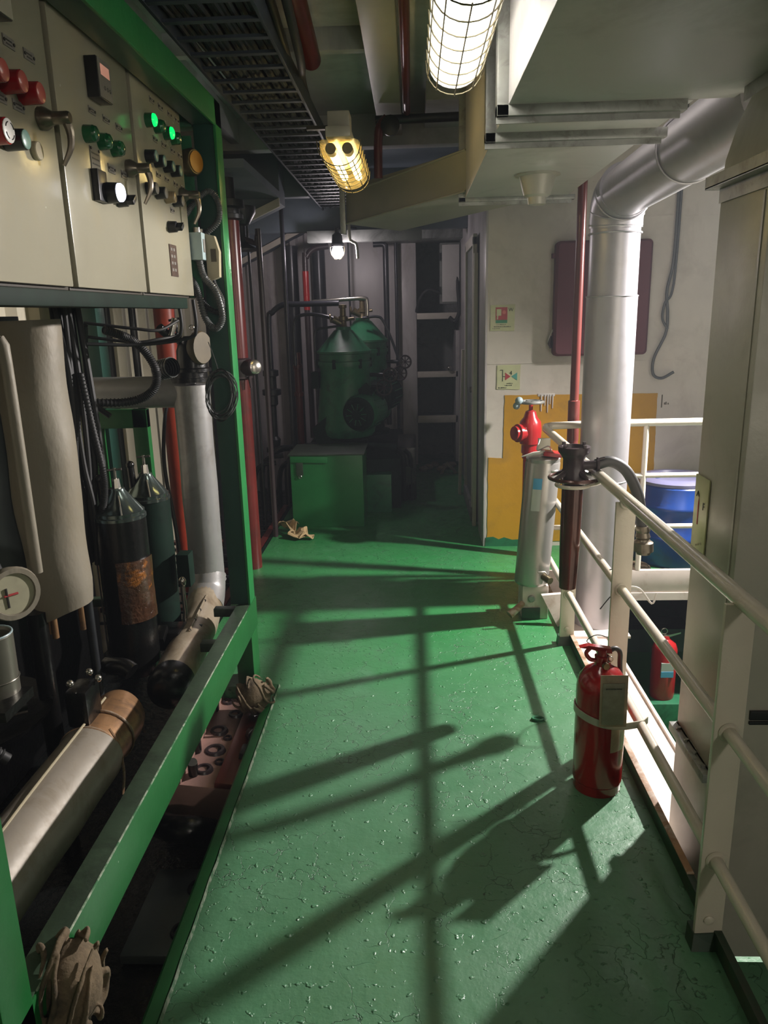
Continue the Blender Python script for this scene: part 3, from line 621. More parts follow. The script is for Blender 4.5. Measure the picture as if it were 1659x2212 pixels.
def hose(name, pts, r, mat, label, cat, smooth=8, ribs=0, group=None):
    q = MB(); q.tube(pts, r, 10, smooth=smooth); o = tag(q.obj(name, mat), label, cat, group)
    if ribs:
        P = [Vector(p) for p in pts]; Q = []
        for i in range(len(P)-1):
            p0 = P[i-1] if i else P[0]*2-P[1]; p1, p2 = P[i], P[i+1]; p3 = P[i+2] if i+2 < len(P) else P[-1]*2-P[-2]
            for k in range(ribs):
                s_ = k/ribs; Q.append(0.5*((2*p1)+(-p0+p2)*s_+(2*p0-5*p1+4*p2-p3)*s_*s_+(-p0+3*p1-3*p2+p3)*s_**3))
        q = MB()
        for a, b_ in zip(Q[:-1], Q[1:]): q.torus(a, (b_-a), r*1.02, r*0.22, 10, 5)
        c = q.obj('corrugated_sleeve', mat, o); c['kind'] = 'stuff'
    return o
hose('conduit', [(-0.895, 3.19, 2.10), (-0.86, 3.22, 2.15), (-0.81, 3.24, 2.19), (-0.775, 3.245, 2.15), (-0.78, 3.25, 2.08), (-0.84, 3.26, 2.03), (-0.86, 3.262, 2.0)], 0.010, 'greycable', 'black ribbed conduit arching over to the light blue switch', 'conduit', ribs=10)
hose('conduit', [(-0.86, 3.20, 1.93), (-0.845, 3.2, 1.86), (-0.80, 3.2, 1.80), (-0.785, 3.21, 1.70), (-0.82, 3.22, 1.655), (-0.86, 3.22, 1.70), (-0.88, 3.22, 1.80), (-0.90, 3.2, 1.86)], 0.012, 'greycable', 'thick ribbed grey conduit looping below the light blue switch', 'conduit', ribs=10)
hose('conduit', [(-0.835, 3.255, 1.93), (-0.82, 3.25, 1.84), (-0.79, 3.245, 1.77), (-0.80, 3.24, 1.72), (-0.85, 3.24, 1.74), (-0.9, 3.24, 1.80)], 0.010, 'cable', 'inner black conduit in the loops under the end cabinet', 'conduit', ribs=10)
for nm, dy, lab in (('cable', 0.0, 'thin black cable bending from under the end cabinet, left one of the pair'), ('cable', 0.06, 'thin black cable bending from under the end cabinet, right one of the pair')):
    hose(nm, [(-0.93+dy, 3.10, 1.77), (-0.93+dy, 3.11, 1.66), (-0.97+dy, 3.12, 1.62), (-1.10, 3.10, 1.60), (-1.28, 3.0, 1.61)], 0.007, 'cable', lab, 'cable')

# ================================================================== PIPES AND VESSELS BEHIND THE FRAME
def wobble(o, amp, sc, seed=0):
    for v in o.data.vertices:
        p = v.co * sc + Vector((seed, seed*2, 0)); v.co += Vector((noise.noise(p), noise.noise(p+Vector((9, 0, 0))), noise.noise(p+Vector((0, 9, 0)))*0.3)) * amp
# near lagged pipe running along the frame
t = thing('lagged_pipe', 'fat silver lagged pipe running toward the viewer inside the green frame', 'pipe', (-1.16, 2.0, 0.10))
q = MB(); q.tube([(-1.165, 0.4+i*0.05, 0.205) for i in range(40)], 0.112, 32); o = q.obj('jacket', 'jacket', t); wobble(o, 0.012, 4)
q = MB(); q.tube([(-1.165, 2.34+i*0.03, 0.205) for i in range(11)], 0.106, 32, radii=[0.106]*9+[0.104, 0.098]); o = q.obj('jacket_end', 'jacket_rust', t, label='scorched copper-brown end of the jacket'); wobble(o, 0.006, 6)
for yy in (2.35, 2.47):
    q = MB(); q.torus((-1.165, yy, 0.205), (0, 1, 0.1), 0.112, 0.004, 30, 6); q.obj('tie_wire', 'rusty', t)
q = MB(); q.tube([(-1.09, 2.36, 0.30), (-1.06, 2.35, 0.24), (-1.045, 2.33, 0.14), (-1.05, 2.31, 0.07)], 0.005, 6, smooth=5); q.obj('tie_wire', 'rusty', t)
q = MB(); q.tube([(-1.165, 1.2, 0.318), (-1.17, 1.75, 0.319), (-1.175, 2.0, 0.320), (-1.18, 2.55, 0.318)], 0.005, 8, smooth=4); q.obj('seam_cord', 'beige_plastic', t, label='pale cord along the top of the pipe')
# far lagged pipe with elbow
t = thing('lagged_pipe', 'silver lagged pipe rising vertically behind the rail with a bend at its foot', 'pipe', (-1.10, 3.75, 0.10))
q = MB(); q.tube([(-1.10, 3.75, 0.36+i*0.085) for i in range(13)], 0.090, 28); o = q.obj('riser', 'riser', t); wobble(o, 0.004, 4, 3)
q = MB(); q.tube([(-1.020, 2.84, 0.232), (-1.035, 3.02, 0.235), (-1.045, 3.2, 0.238), (-1.06, 3.40, 0.245), (-1.08, 3.55, 0.26), (-1.09, 3.66, 0.29)], 0.088, 28, smooth=6); o = q.obj('run', 'jacket_dirty', t, label='oil-stained buff lower run'); wobble(o, 0.006, 6, 1)
q = MB(); q.tube([(-1.085, 3.60, 0.262), (-1.095, 3.70, 0.31), (-1.10, 3.748, 0.39)], 0.094, 28, smooth=5); q.obj('elbow', 'riser', t)
for z in (0.355, 0.375): 
    q = MB(); q.torus((-1.10, 3.75, z), (0, 0, 1), 0.092, 0.005, 28, 6); q.obj('joint_ring', 'riser', t)
q = MB(); q.tube([(-1.10, 3.75, 1.345), (-1.30, 3.77, 1.345), (-1.75, 3.80, 1.345)], 0.078, 26); q.obj('branch', 'riser', t)
q = MB(); q.lathe((-1.10, 3.75, 1.395), [(0, 0.092), (0.02, 0.092), (0.022, 0.086), (0.05, 0.086)], seg=26); q.obj('collar', 'black', t)
q = MB(); q.tube([(-1.03, 3.15, 0.326), (-1.055, 3.55, 0.345)], 0.005, 6); q.obj('seam_strip', 'jacket_dirty', t)
for i in range(4):
    q = MB(); q.sphere((-1.03-0.006*i, 3.16+i*0.11, 0.326+0.005*i), 0.007, 8); q.obj('rivet', 'black', t)
t = thing('pipe_end', 'black oily domed pipe cap between the two lagged pipes', 'cap', (-1.10, 2.95, 0.11))
q = MB(); q.lathe((-1.020, 2.86, 0.232), [(-0.0, 0.092), (0.06, 0.094), (0.10, 0.080), (0.125, 0.045), (0.13, 0.001)], (0, -1, 0), 26); q.obj('cap', 'black', t)
# strainer on the riser
t = thing('strainer', 'black oily strainer with round cover on top of the silver riser', 'valve', (-1.08, 3.72, 1.445))
q = MB(); q.lathe((-1.08, 3.74, 1.445), [(0, 0.088), (0.015, 0.088), (0.02, 0.075), (0.10, 0.072), (0.15, 0.055), (0.17, 0.03)], seg=22); q.obj('body', 'black', t)
q = MB(); q.lathe((-1.06, 3.70, 1.56), [(0, 0.050), (0.03, 0.078), (0.05, 0.080), (0.06, 0.074), (0.061, 0.0)], (0.93, -0.35, 0), 24); q.obj('round_cover', 'cream_edge', t)
q = MB(); q.tube([(-1.12, 3.72, 1.60), (-1.17, 3.70, 1.62), (-1.20, 3.66, 1.66)], 0.022, 10, smooth=3); q.obj('inlet_stub', 'black', t)
q = MB(); q.cyl((-1.13, 3.70, 1.58), (-1.13, 3.70, 1.70), 0.006); q.cyl((-1.165, 3.70, 1.69), (-1.10, 3.70, 1.70), 0.006); q.obj('valve_handle', 'dark', t)
q = MB(); q.cyl((-1.155, 3.68, 1.62), (-1.13, 3.69, 1.70), 0.016); q.obj('union_nut', 'chrome', t)
q = MB(); q.torus((-1.06, 3.71, 1.655), (0, 1, 0), 0.012, 0.002, 14, 5); q.obj('lifting_ring', 'chrome', t)
t = thing('cable_reel', 'black drum of wound wire sticking out before the strainer', 'reel', (-1.11, 3.42, 1.46))
q = MB(); q.lathe((-1.165, 3.44, 1.47), [(0, 0.026), (0.03, 0.042), (0.10, 0.043), (0.115, 0.040)], (0.85, -0.45, 0.18), 20, cap1=False); q.obj('drum', 'black_plastic', t)
q = MB()
for k in range(5): q.torus(Vector((-1.165, 3.44, 1.47))+Vector((0.85, -0.45, 0.18)).normalized()*(0.04+0.016*k), (0.85, -0.45, 0.18), 0.0435, 0.0025, 22, 5)
o = q.obj('winding', 'greycable', t)
# coil of wire hung on the riser
t = thing('wire_coil', 'coil of thin grey wire hanging beside the silver riser', 'cable', (-0.812, 3.20, 1.28))
for k in range(11):
    q = MB(); a = random.uniform(-0.25, 0.25); c_ = Vector((-0.812+random.uniform(-0.012, 0.012), 3.20+random.uniform(-0.012, 0.012), 1.385+random.uniform(-0.018, 0.02)))
    pts = []
    Rz = 0.100*random.uniform(0.86, 1.02); Rx = 0.062*random.uniform(0.8, 1.05)
    for i in range(24):
        th = 2*PI*i/24; pts.append(c_+Vector((math.cos(th)*Rx, math.cos(th)*Rx*a+0.01*math.sin(3*th+k), math.sin(th+0.15)*Rz)))
    q.tube(pts, 0.0028, 5, closed=True); q.obj('loop', 'greycable' if k % 3 else 'cable', t)
q = MB(); q.tube([(-0.815, 3.20, 1.48), (-0.83, 3.2, 1.54), (-0.86, 3.24, 1.60)], 0.0018, 5, smooth=6); q.obj('hanging_wire', 'greycable', t)
# lagged vessel near left
t = thing('lagged_vessel', 'tall cream cloth-lagged column with dented side, on copper legs', 'tank', (-1.32, 2.62, 0.62))
q = MB(); q.tube([(-1.325, 2.62, 0.65+i*0.0555) for i in range(20)], 0.112, 40); o = q.obj('lagging', 'canvas', t); wobble(o, 0.016, 4.2, 5)
for p in o.data.vertices:
    if p.co.z < 0.10: p.co.z += 0.03*math.sin(p.co.x*14)
for i, (x, y) in enumerate(((-1.34, 2.56), (-1.27, 2.64), (-1.38, 2.60))):
    q = MB(); q.cyl((x, y, 0.56), (x, y, 0.68), 0.012); q.obj('copper_stub', 'jacket_rust', t)
q = MB(); q.cyl((-1.25, 2.66, 0.22), (-1.25, 2.66, 0.70), 0.017); q.obj('leg', 'dark', t)
q = MB(); q.cyl((-1.38, 2.52, -0.34), (-1.38, 2.52, 0.68), 0.035); q.obj('leg', 'black', t)
t = thing('blue_grey_tank', 'dark blue grey cylinder partly seen at the left edge behind a cream pipe', 'tank', (-1.60, 2.75, 0.80))
q = MB(); q.cyl((-1.60, 2.75, 0.80), (-1.60, 2.75, 1.72), 0.17, seg=36); q.obj('shell', 'bluegrey', t)
q = MB(); q.tube([(-1.20, 2.235, 0.93), (-1.20, 2.235, 1.58), (-1.21, 2.235, 1.635), (-1.25, 2.24, 1.66), (-1.40, 2.26, 1.66)], 0.017, 14, smooth=4); tag(q.obj('vent_pipe', 'canvas'), 'thin cream pipe standing left of the lagged column', 'pipe')
# dial gauge and tins at the left edge
t = thing('dial_gauge', 'large round cream dial gauge low at the left edge', 'gauge', (-1.14, 1.92, 0.90))
ax = Vector((0.80, -0.60, 0.02))
q = MB(); q.lathe((-1.20, 2.035, 0.945), [(-0.22, 0.048), (0.0, 0.052), (0.03, 0.075), (0.055, 0.080), (0.066, 0.076), (0.066, 0.062), (0.058, 0.060), (0.058, 0.0005)], ax, 32); q.obj('case', 'canvas', t)
q = MB(); q.lathe(Vector((-1.20, 2.035, 0.945))+ax.normalized()*0.0585, [(0, 0.060), (0.001, 0.060)], ax, 32); dl = q.obj('dial', 'gauge_face', t)
side = ax.cross(Vector((0, 0, 1))).normalized()*-1; cc = Vector((-1.20, 2.035, 0.945))+ax.normalized()*0.061
q = MB(); q.tube([cc-side*0.028, cc+side*0.012], 0.0035, 6); q.obj('needle', 'sign_red', dl)
q = MB(); q.tube([cc-side*0.018+Vector((0, 0, -0.036)), cc-side*0.02+Vector((0, 0, 0.022))], 0.0035, 6); q.obj('needle', 'ink', dl)
t = thing('oil_tin', 'dull open tin with pale rim at the left edge below the dial gauge', 'tin', (-1.215, 1.95, 0.60))
q = MB(); q.lathe((-1.235, 1.985, 0.645), [(0, 0.060), (0.18, 0.062), (0.185, 0.058), (0.175, 0.055), (0.15, 0.0005)], seg=28); q.obj('body', 'can', t)
q = MB(); q.torus((-1.235, 1.985, 0.83), (0, 0, 1), 0.060, 0.003, 28, 6); q.obj('rim', 'lightblue', t)
q = MB(); q.torus((-1.235, 1.985, 0.69), (0, 0, 1), 0.062, 0.002, 28, 6); q.obj('bead', 'can', t)
q = MB(); q.tube([(-1.9, 1.7, 0.60), (-1.5, 1.85, 0.60), (-1.23, 1.95, 0.60), (-1.17, 2.0, 0.60)], 0.03, 10); q.box(-1.75, -1.15, 1.86, 2.02, 0.615, 0.645); tag(q.obj('tin_shelf', 'black'), 'black oily pipe bracket carrying the open tin', 'bracket')
q = MB(); q.box(-1.97, -1.82, 1.25, 4.0, -0.34, 0.62, 0.02); tag(q.obj('dark_backing', 'black'), 'long black box added low along the left wall as darkness behind the pipes', 'tank')  # added black mass, stands in for the darkness behind the pipes
# filters
def canister(x, y, z0, h, r, label, amber, bracket):
    t = thing('filter_canister', label, 'filter', (x, y, z0), 'filter canisters inside the frame')
    q = MB(); q.lathe((x, y, z0), [(0, r*0.86), (0.04, r*0.9), (0.05, r*0.99), (h-0.02, r), (h, r*0.99)], seg=32); q.obj('housing', 'black' if amber else 'green_dark', t)
    q = MB(); q.lathe((x, y, z0+h), [(0, r*1.03), (0.012, r*1.03), (0.016, r*0.97), (0.030, r*0.98), (0.034, r*0.92), (0.115, r*0.32), (0.125, r*0.30), (0.128, 0.001)], seg=32); l = q.obj('cone_lid', 'shiny_dark', t)
    q = MB(); q.cyl((x, y, z0+h+0.12), (x, y, z0+h+0.165), 0.020, 0.015, 8); q.cyl((x, y, z0+h+0.16), (x, y, z0+h+0.21), 0.006); q.tube([(x-0.03, y, z0+h+0.20), (x+0.03, y, z0+h+0.205)], 0.005); q.obj('vent_cock', 'chrome', l)
    q = MB(); q.cyl((x-0.05, y-0.03, z0+h+0.06), (x-0.055, y-0.03, z0+h+0.17), 0.016); q.sphere((x-0.055, y-0.03, z0+h+0.17), 0.02, 10); q.obj('knob', 'black', l)
    q = MB(); q.tube([(x+r*0.45, y-r*0.9, z0+h+0.03), (x+r*0.2, y-r*0.4, z0+h+0.10)], 0.004, 6); q.obj('lid_rod', 'chrome', l)
    if amber:
        a0, a1 = -1.55, 0.15; rr = []
        for k in range(9):
            zz = z0 + 0.26 + k*(0.27/8)
            rr.append([(x+(r+rad)*math.cos(a0+(a1-a0)*i/14), y+(r+rad)*math.sin(a0+(a1-a0)*i/14), zz) for rad, rng_ in ((0.0005, range(15)), (0.006, range(14, -1, -1))) for i in rng_])
        q = MB(); q.rings(rr); o = q.obj('burnt_lagging', 'amber_oil', t, label='oily amber-brown burnt patch'); wobble(o, 0.004, 22)
    q = MB(); q.tube([(x-r-0.006, y-0.02, z0+0.05), (x-r-0.006, y-0.02, z0+h-0.05), (x-r+0.02, y-0.02, z0+h+0.03)], 0.004, 6, smooth=3); q.obj('tie_rod', 'chrome', t)
    return t
canister(-1.235, 3.02, 0.20, 0.70, 0.105, 'black oily filter canister with conical lid and amber burnt patch', True, False)
canister(-1.255, 3.42, 0.16, 0.72, 0.100, 'dark green filter canister with conical lid, behind the amber-stained one', False, True)
q = MB(); q.box(-1.13, -1.07, 3.36, 3.44, 0.46, 0.62, 0.003); tag(q.obj('mounting_bracket', 'green_dark'), 'small dark green plate on the side of the rear filter canister', 'bracket')
# valve block between
t = thing('drain_valve', 'black oily valve with upright steel handle beside the filter canisters', 'valve', (-1.13, 3.20, 0.22))
q = MB(); q.box(-1.20, -1.07, 3.12, 3.26, 0.24, 0.33, 0.012); q.box(-1.16, -1.12, 3.06, 3.14, 0.32, 0.35, 0.004, rot=Matrix.Rotation(0.5, 3, 'X')); q.obj('body', 'black', t)
q = MB(); q.lathe((-1.07, 3.24, 0.30), [(0, 0.014), (0.05, 0.014), (0.052, 0.022), (0.072, 0.020)], (1, 0.1, -0.05), 14); q.obj('knob', 'dark', t)
q = MB(); q.tube([(-1.09, 3.27, 0.26), (-1.085, 3.29, 0.36), (-1.09, 3.30, 0.50)], 0.011, 10, radii=[0.012, 0.010, 0.011]); q.sphere((-1.09, 3.30, 0.51), 0.019, 12, 1.4); q.obj('lever', 'chrome', t)
q = MB(); q.torus((-1.085, 3.17, 0.24), (1, 0, 0), 0.024, 0.007, 16, 6); q.obj('ring', 'chrome', t)
t = thing('drain_valve', 'small cluster of shiny wet taps beside the end of the near lagged pipe', 'valve', (-1.20, 2.42, 0.33))
q = MB(); q.box(-1.24, -1.16, 2.36, 2.48, 0.30, 0.44, 0.015); q.obj('body', 'black', t)
for dx, dz in ((-0.02, 0.0), (0.03, 0.02), (0.05, -0.015)):
    q = MB(); q.sphere((-1.20+dx, 2.40+dx, 0.465+dz), 0.014, 10); q.obj('tap', 'chrome', t)
q = MB(); q.tube([(-1.23, 2.72, 0.37), (-1.20, 2.70, 0.375), (-1.15, 2.69, 0.375), (-1.12, 2.68, 0.36)], 0.035, 12, smooth=3); tag(q.obj('valve_stub', 'black'), 'black rounded stub with a wet shine beyond the lagged pipe end', 'pipe')
q = MB(); q.lathe((-1.62, 2.35, 0.22), [(0, 0.02), (0.12, 0.30), (0.14, 0.31), (0.13, 0.29), (0.02, 0.001)], seg=32); tag(q.obj('drip_funnel', 'black'), 'wide black drip tray in the shadow under the lagged column', 'tray')
q = MB(); q.lathe((-1.42, 1.86, 0.36), [(0, 0.10), (0.16, 0.115), (0.20, 0.10), (0.22, 0.03), (0.23, 0.001)], (0.8, -0.5, 0.25), 24); tag(q.obj('pump_head', 'black'), 'black round pump head in the shadow left of the near lagged pipe', 'pump')
hose('flexible_hose', [(-1.9, 1.9, 0.80), (-1.5, 1.9, 0.62), (-1.3, 1.92, 0.52), (-1.22, 1.95, 0.44)], 0.018, 'cable', 'thick black hose at the left edge above the pump head', 'hose', ribs=8)
hose('flexible_hose', [(-1.55, 1.75, 1.10), (-1.45, 2.05, 1.12), (-1.36, 2.2, 1.04), (-1.33, 2.24, 0.92)], 0.02, 'cable', 'black hose curling over the big dial gauge', 'hose')

# bundle of cables dropping behind the lagged column
rr_ = random.Random(3)
for k in range(9):
    x = -1.385 + 0.010*k + rr_.uniform(-0.01, 0.01); y = 2.98 + rr_.uniform(-0.04, 0.06); q = MB()
    q.tube([(x-0.01, y, 1.76), (x+rr_.uniform(-0.02, 0.02), y, 1.45), (x+rr_.uniform(-0.02, 0.02), y, 1.15), (x-0.01+rr_.uniform(-0.02, 0.02), y, 0.95), (x-0.03, y+0.05, 0.7)], rr_.uniform(0.008, 0.014), 8, smooth=6)
    tag(q.obj('cable', 'cable'), 'black cable in the thick bundle dropping right of the lagged column', 'cable', 'bundle of black cables')
hose('flexible_hose', [(-1.30, 2.96, 1.5), (-1.275, 2.95, 1.30), (-1.245, 2.93, 1.12), (-1.25, 2.93, 1.02), (-1.28, 2.95, 0.93)], 0.012, 'cable', 'ribbed black hose bowing out of the cable bundle', 'hose', ribs=14)
hose('flexible_hose', [(-1.28, 3.2, 1.66), (-1.22, 3.3, 1.62), (-1.16, 3.32, 1.56), (-1.12, 3.32, 1.47), (-1.15, 3.32, 1.39), (-1.25, 3.3, 1.35), (-1.42, 3.2, 1.36)], 0.016, 'cable', 'ribbed black hose looping in front of the horizontal silver branch', 'hose', ribs=12)
for k, (z0, z1, lab) in enumerate(((1.66, 1.60, 'upper'), (1.60, 1.56, 'lower'))):
    hose('cable', [(-1.45, 3.4, z0+0.03), (-1.25, 3.45, z0), (-1.15, 3.5, z1+0.05), (-1.09, 3.6, z1+0.09-k*0.03)], 0.007, 'cable', 'black cable crossing toward the strainer, %s one of two' % lab, 'cable')
hose('cable', [(-1.32, 3.1, 1.68), (-1.38, 3.2, 1.50), (-1.36, 3.2, 1.36), (-1.30, 3.2, 1.30)], 0.012, 'cable', 'black cable sagging left of the green rear post', 'cable')
# pipes on the left wall
def vpipe(name, x, y, z0, z1, r, mat, label, cat='pipe', group=None, bands=(), seg=20):
    q = MB(); q.cyl((x, y, z0), (x, y, z1), r, seg=seg)
    o = q.obj(name, mat, None, (x, y, z0)); tag(o, label, cat, group)
    for bz in bands:
        q = MB(); q.lathe((x, y, bz), [(-0.02, r*1.05), (-0.018, r*1.35), (0.018, r*1.35), (0.02, r*1.05)], seg=seg); q.obj('flange', mat, o)
    return o
vpipe('standing_pipe', -1.60, 5.0, -0.34, 2.54, 0.068, 'orangepipe', 'bright orange-red pipe seen through the green frame')
vpipe('standing_pipe', -1.72, 4.75, -0.34, 2.9, 0.022, 'dark_pipe', 'thin black pipe just left of the orange-red pipe')
vpipe('standing_pipe', -1.83, 4.6, -0.34, 2.9, 0.030, 'dark', 'dark grimy pipe beside the green rear post')
def cable_ladder(x, y, z0, z1, wd, label):
    t = thing('cable_ladder', label, 'cable ladder', (x, y, z0))
    q = MB(); q.box(x-wd/2, x+wd/2, y, y+0.03, z0, z1); q.obj('web', 'dark', t)
    n = int((z1-z0)/0.09)
    for i in range(n):
        q = MB(); q.prism([(x+wd/2, y, z0+i*0.09), (x+wd/2+0.02, y, z0+i*0.09+0.02), (x+wd/2, y, z0+i*0.09+0.035)], (0, 0.01, 0)); q.obj('tooth', 'dark', t)
cable_ladder(-1.70, 5.3, -0.34, 2.54, 0.06, 'toothed dark strip left of the orange-red pipe')
cable_ladder(-1.47, 5.6, -0.34, 2.54, 0.05, 'toothed dark strip right of the orange-red pipe')
q = MB(); q.box(-1.66, -1.56, 4.9, 4.905, 0.60, 0.72); 
hose('hanging_strap', [(-1.60, 4.93, 1.20), (-1.60, 4.8, 1.05), (-1.56, 4.6, 0.8), (-1.46, 4.4, 0.45), (-1.38, 4.2, 0.2)], 0.012, 'dark', 'dark hanging strap crossing the orange-red pipe', 'strap')

# ================================================================== FAR LEFT: STANDING PIPES
t = thing('fire_main', 'thick dark red standing pipe with round glass fitting, behind the green post', 'pipe', (-1.13, 5.0, -0.34))
q = MB(); q.cyl((-1.135, 5.0, -0.34), (-1.135, 5.0, 2.33), 0.062, seg=26); q.obj('pipe', 'redpipe', t)
q = MB(); q.lathe((-1.135, 5.0, 1.30), [(0, 0.066), (0.01, 0.082), (0.13, 0.082), (0.14, 0.066)], seg=26); q.obj('collar', 'plum', t)
q = MB(); q.lathe((-1.10, 4.97, 1.375), [(0, 0.05), (0.07, 0.055), (0.085, 0.046)], (0.9, -0.42, 0.1), 20); sg = q.obj('sight_fitting', 'plum', t)
q = MB(); q.lathe((-1.022, 4.933, 1.384), [(0, 0.044), (0.012, 0.046), (0.018, 0.038), (0.019, 0.001)], (0.55, -0.83, 0.1), 20); q.obj('sight_glass', 'chrome', sg, label='round sight glass')
q = MB(); q.tube([(-1.06, 4.94, 1.32), (-1.055, 4.94, 1.25)], 0.010, 8, radii=[0.012, 0.006]); q.obj('drain_stub', 'plum', t)
q = MB(); q.lathe((-1.135, 5.0, 2.28), [(0, 0.062), (0.01, 0.09), (0.035, 0.09), (0.04, 0.07), (0.07, 0.07), (0.08, 0.10), (0.12, 0.10), (0.13, 0.05), (0.25, 0.045)], seg=20); q.obj('top_valve', 'dark', t)
t = thing('standing_pipe', 'black pipe with flared hand wheel valve at its top, right of the red main', 'pipe', (-1.10, 5.6, -0.34))
q = MB(); q.tube([(-1.11, 5.75, -0.34), (-1.10, 5.75, 2.10), (-1.12, 5.75, 2.2), (-1.20, 5.75, 2.24)], 0.020, 12, smooth=3); q.obj('pipe', 'plum', t)
q = MB(); q.lathe((-1.22, 5.75, 2.16), [(0, 0.11), (0.012, 0.11), (0.05, 0.045), (0.08, 0.03), (0.17, 0.03), (0.18, 0.06), (0.26, 0.11), (0.30, 0.11), (0.31, 0.04)], seg=20); q.obj('valve_bonnet', 'dark', t)
vpipe('standing_pipe', -1.27, 6.2, -0.3, 2.5, 0.010, 'dark', 'very thin dark pipe on the pale wall right of the red main', bands=())
vpipe('standing_pipe', -1.15, 7.15, -0.34, 2.62, 0.020, 'dark_pipe', 'slim black pipe rising through the sloped soffit edge')
vpipe('standing_pipe', -1.30, 8.55, -0.34, 2.42, 0.075, 'dark_pipe', 'fat black standing pipe on the back wall, left one of two')
vpipe('standing_pipe', -1.02, 8.70, 0.0, 2.42, 0.075, 'dark_pipe', 'fat black standing pipe on the back wall, right one of two')
q = MB(); q.tube([(-1.10, 8.2, 0.4), (-1.10, 8.2, 2.15), (-1.08, 8.2, 2.28), (-1.0, 8.2, 2.36), (-0.85, 8.2, 2.38)], 0.030, 14, smooth=5); bp_ = tag(q.obj('bent_pipe', 'plum'), 'dark pipe with a red upper sleeve arching over left of the glowing bulb', 'pipe')
q = MB(); q.cyl((-1.10, 8.2, 1.75), (-1.10, 8.2, 2.14), 0.034, seg=14); q.obj('sleeve', 'hydrant', bp_, label='bright red sleeve')
q = MB(); q.tube([(-1.35, 7.3, 0.55), (-1.35, 7.3, 1.60), (-1.31, 7.3, 1.73), (-1.20, 7.3, 1.80), (-1.08, 7.3, 1.80), (-0.68, 7.3, 1.80)], 0.026, 14, smooth=5); tag(q.obj('bent_pipe', 'dark_pipe'), 'dark pipe bending from vertical to horizontal left of the separators', 'pipe')
for x, z, mat in ((-1.35, 1.12, 'dark'), (-1.35, 0.95, 'dark'), (-1.35, 0.52, 'dark')):
    pass
t = thing('check_valve', 'black flanged valve column below the bent pipe left of the separators', 'valve', (-1.35, 7.25, 0.35))
q = MB(); q.lathe((-1.35, 7.25, 0.40), [(0, 0.03), (0.02, 0.085), (0.06, 0.085), (0.07, 0.05), (0.14, 0.06), (0.17, 0.035), (0.46, 0.035), (0.48, 0.055), (0.56, 0.055), (0.57, 0.09), (0.62, 0.09), (0.63, 0.05), (0.74, 0.05), (0.75, 0.075), (0.80, 0.075), (0.81, 0.03)], seg=20); q.obj('body', 'dark', t)
vpipe('standing_pipe', -1.12, 7.45, -0.3, 1.35, 0.034, 'redpipe', 'dim red pipe with flanges left of the green separator', bands=(0.95, 1.22))
t = thing('grating_walk', 'red angle-iron grating edge over the dark pit behind the frame', 'grating', (-1.35, 5.5, -0.05))
q = MB(); q.prism([(-1.17, 4.0, -0.05), (-1.22, 4.0, -0.05), (-1.22, 6.8, -0.05), (-1.17, 6.8, -0.05)], (0, 0, 0.045)); q.obj('edge_angle', 'redpipe', t)
for y in (4.3, 5.0, 5.7): 
    q = MB(); q.box(-1.95, -1.22, y, y+0.05, -0.05, -0.02); q.obj('cross_angle', 'redpipe', t)
for i in range(16):
    q = MB(); q.box(-1.92, -1.24, 4.1+i*0.16, 4.115+i*0.16, -0.045, -0.03); q.obj('grating_bar', 'dark', t)
# wall letters stencilled on the pale wall
q = MB(); q.box(-1.30, -1.26, YB-0.05, YB-0.045, 1.5, 1.8); 
bpy_junk = q.bm.free()

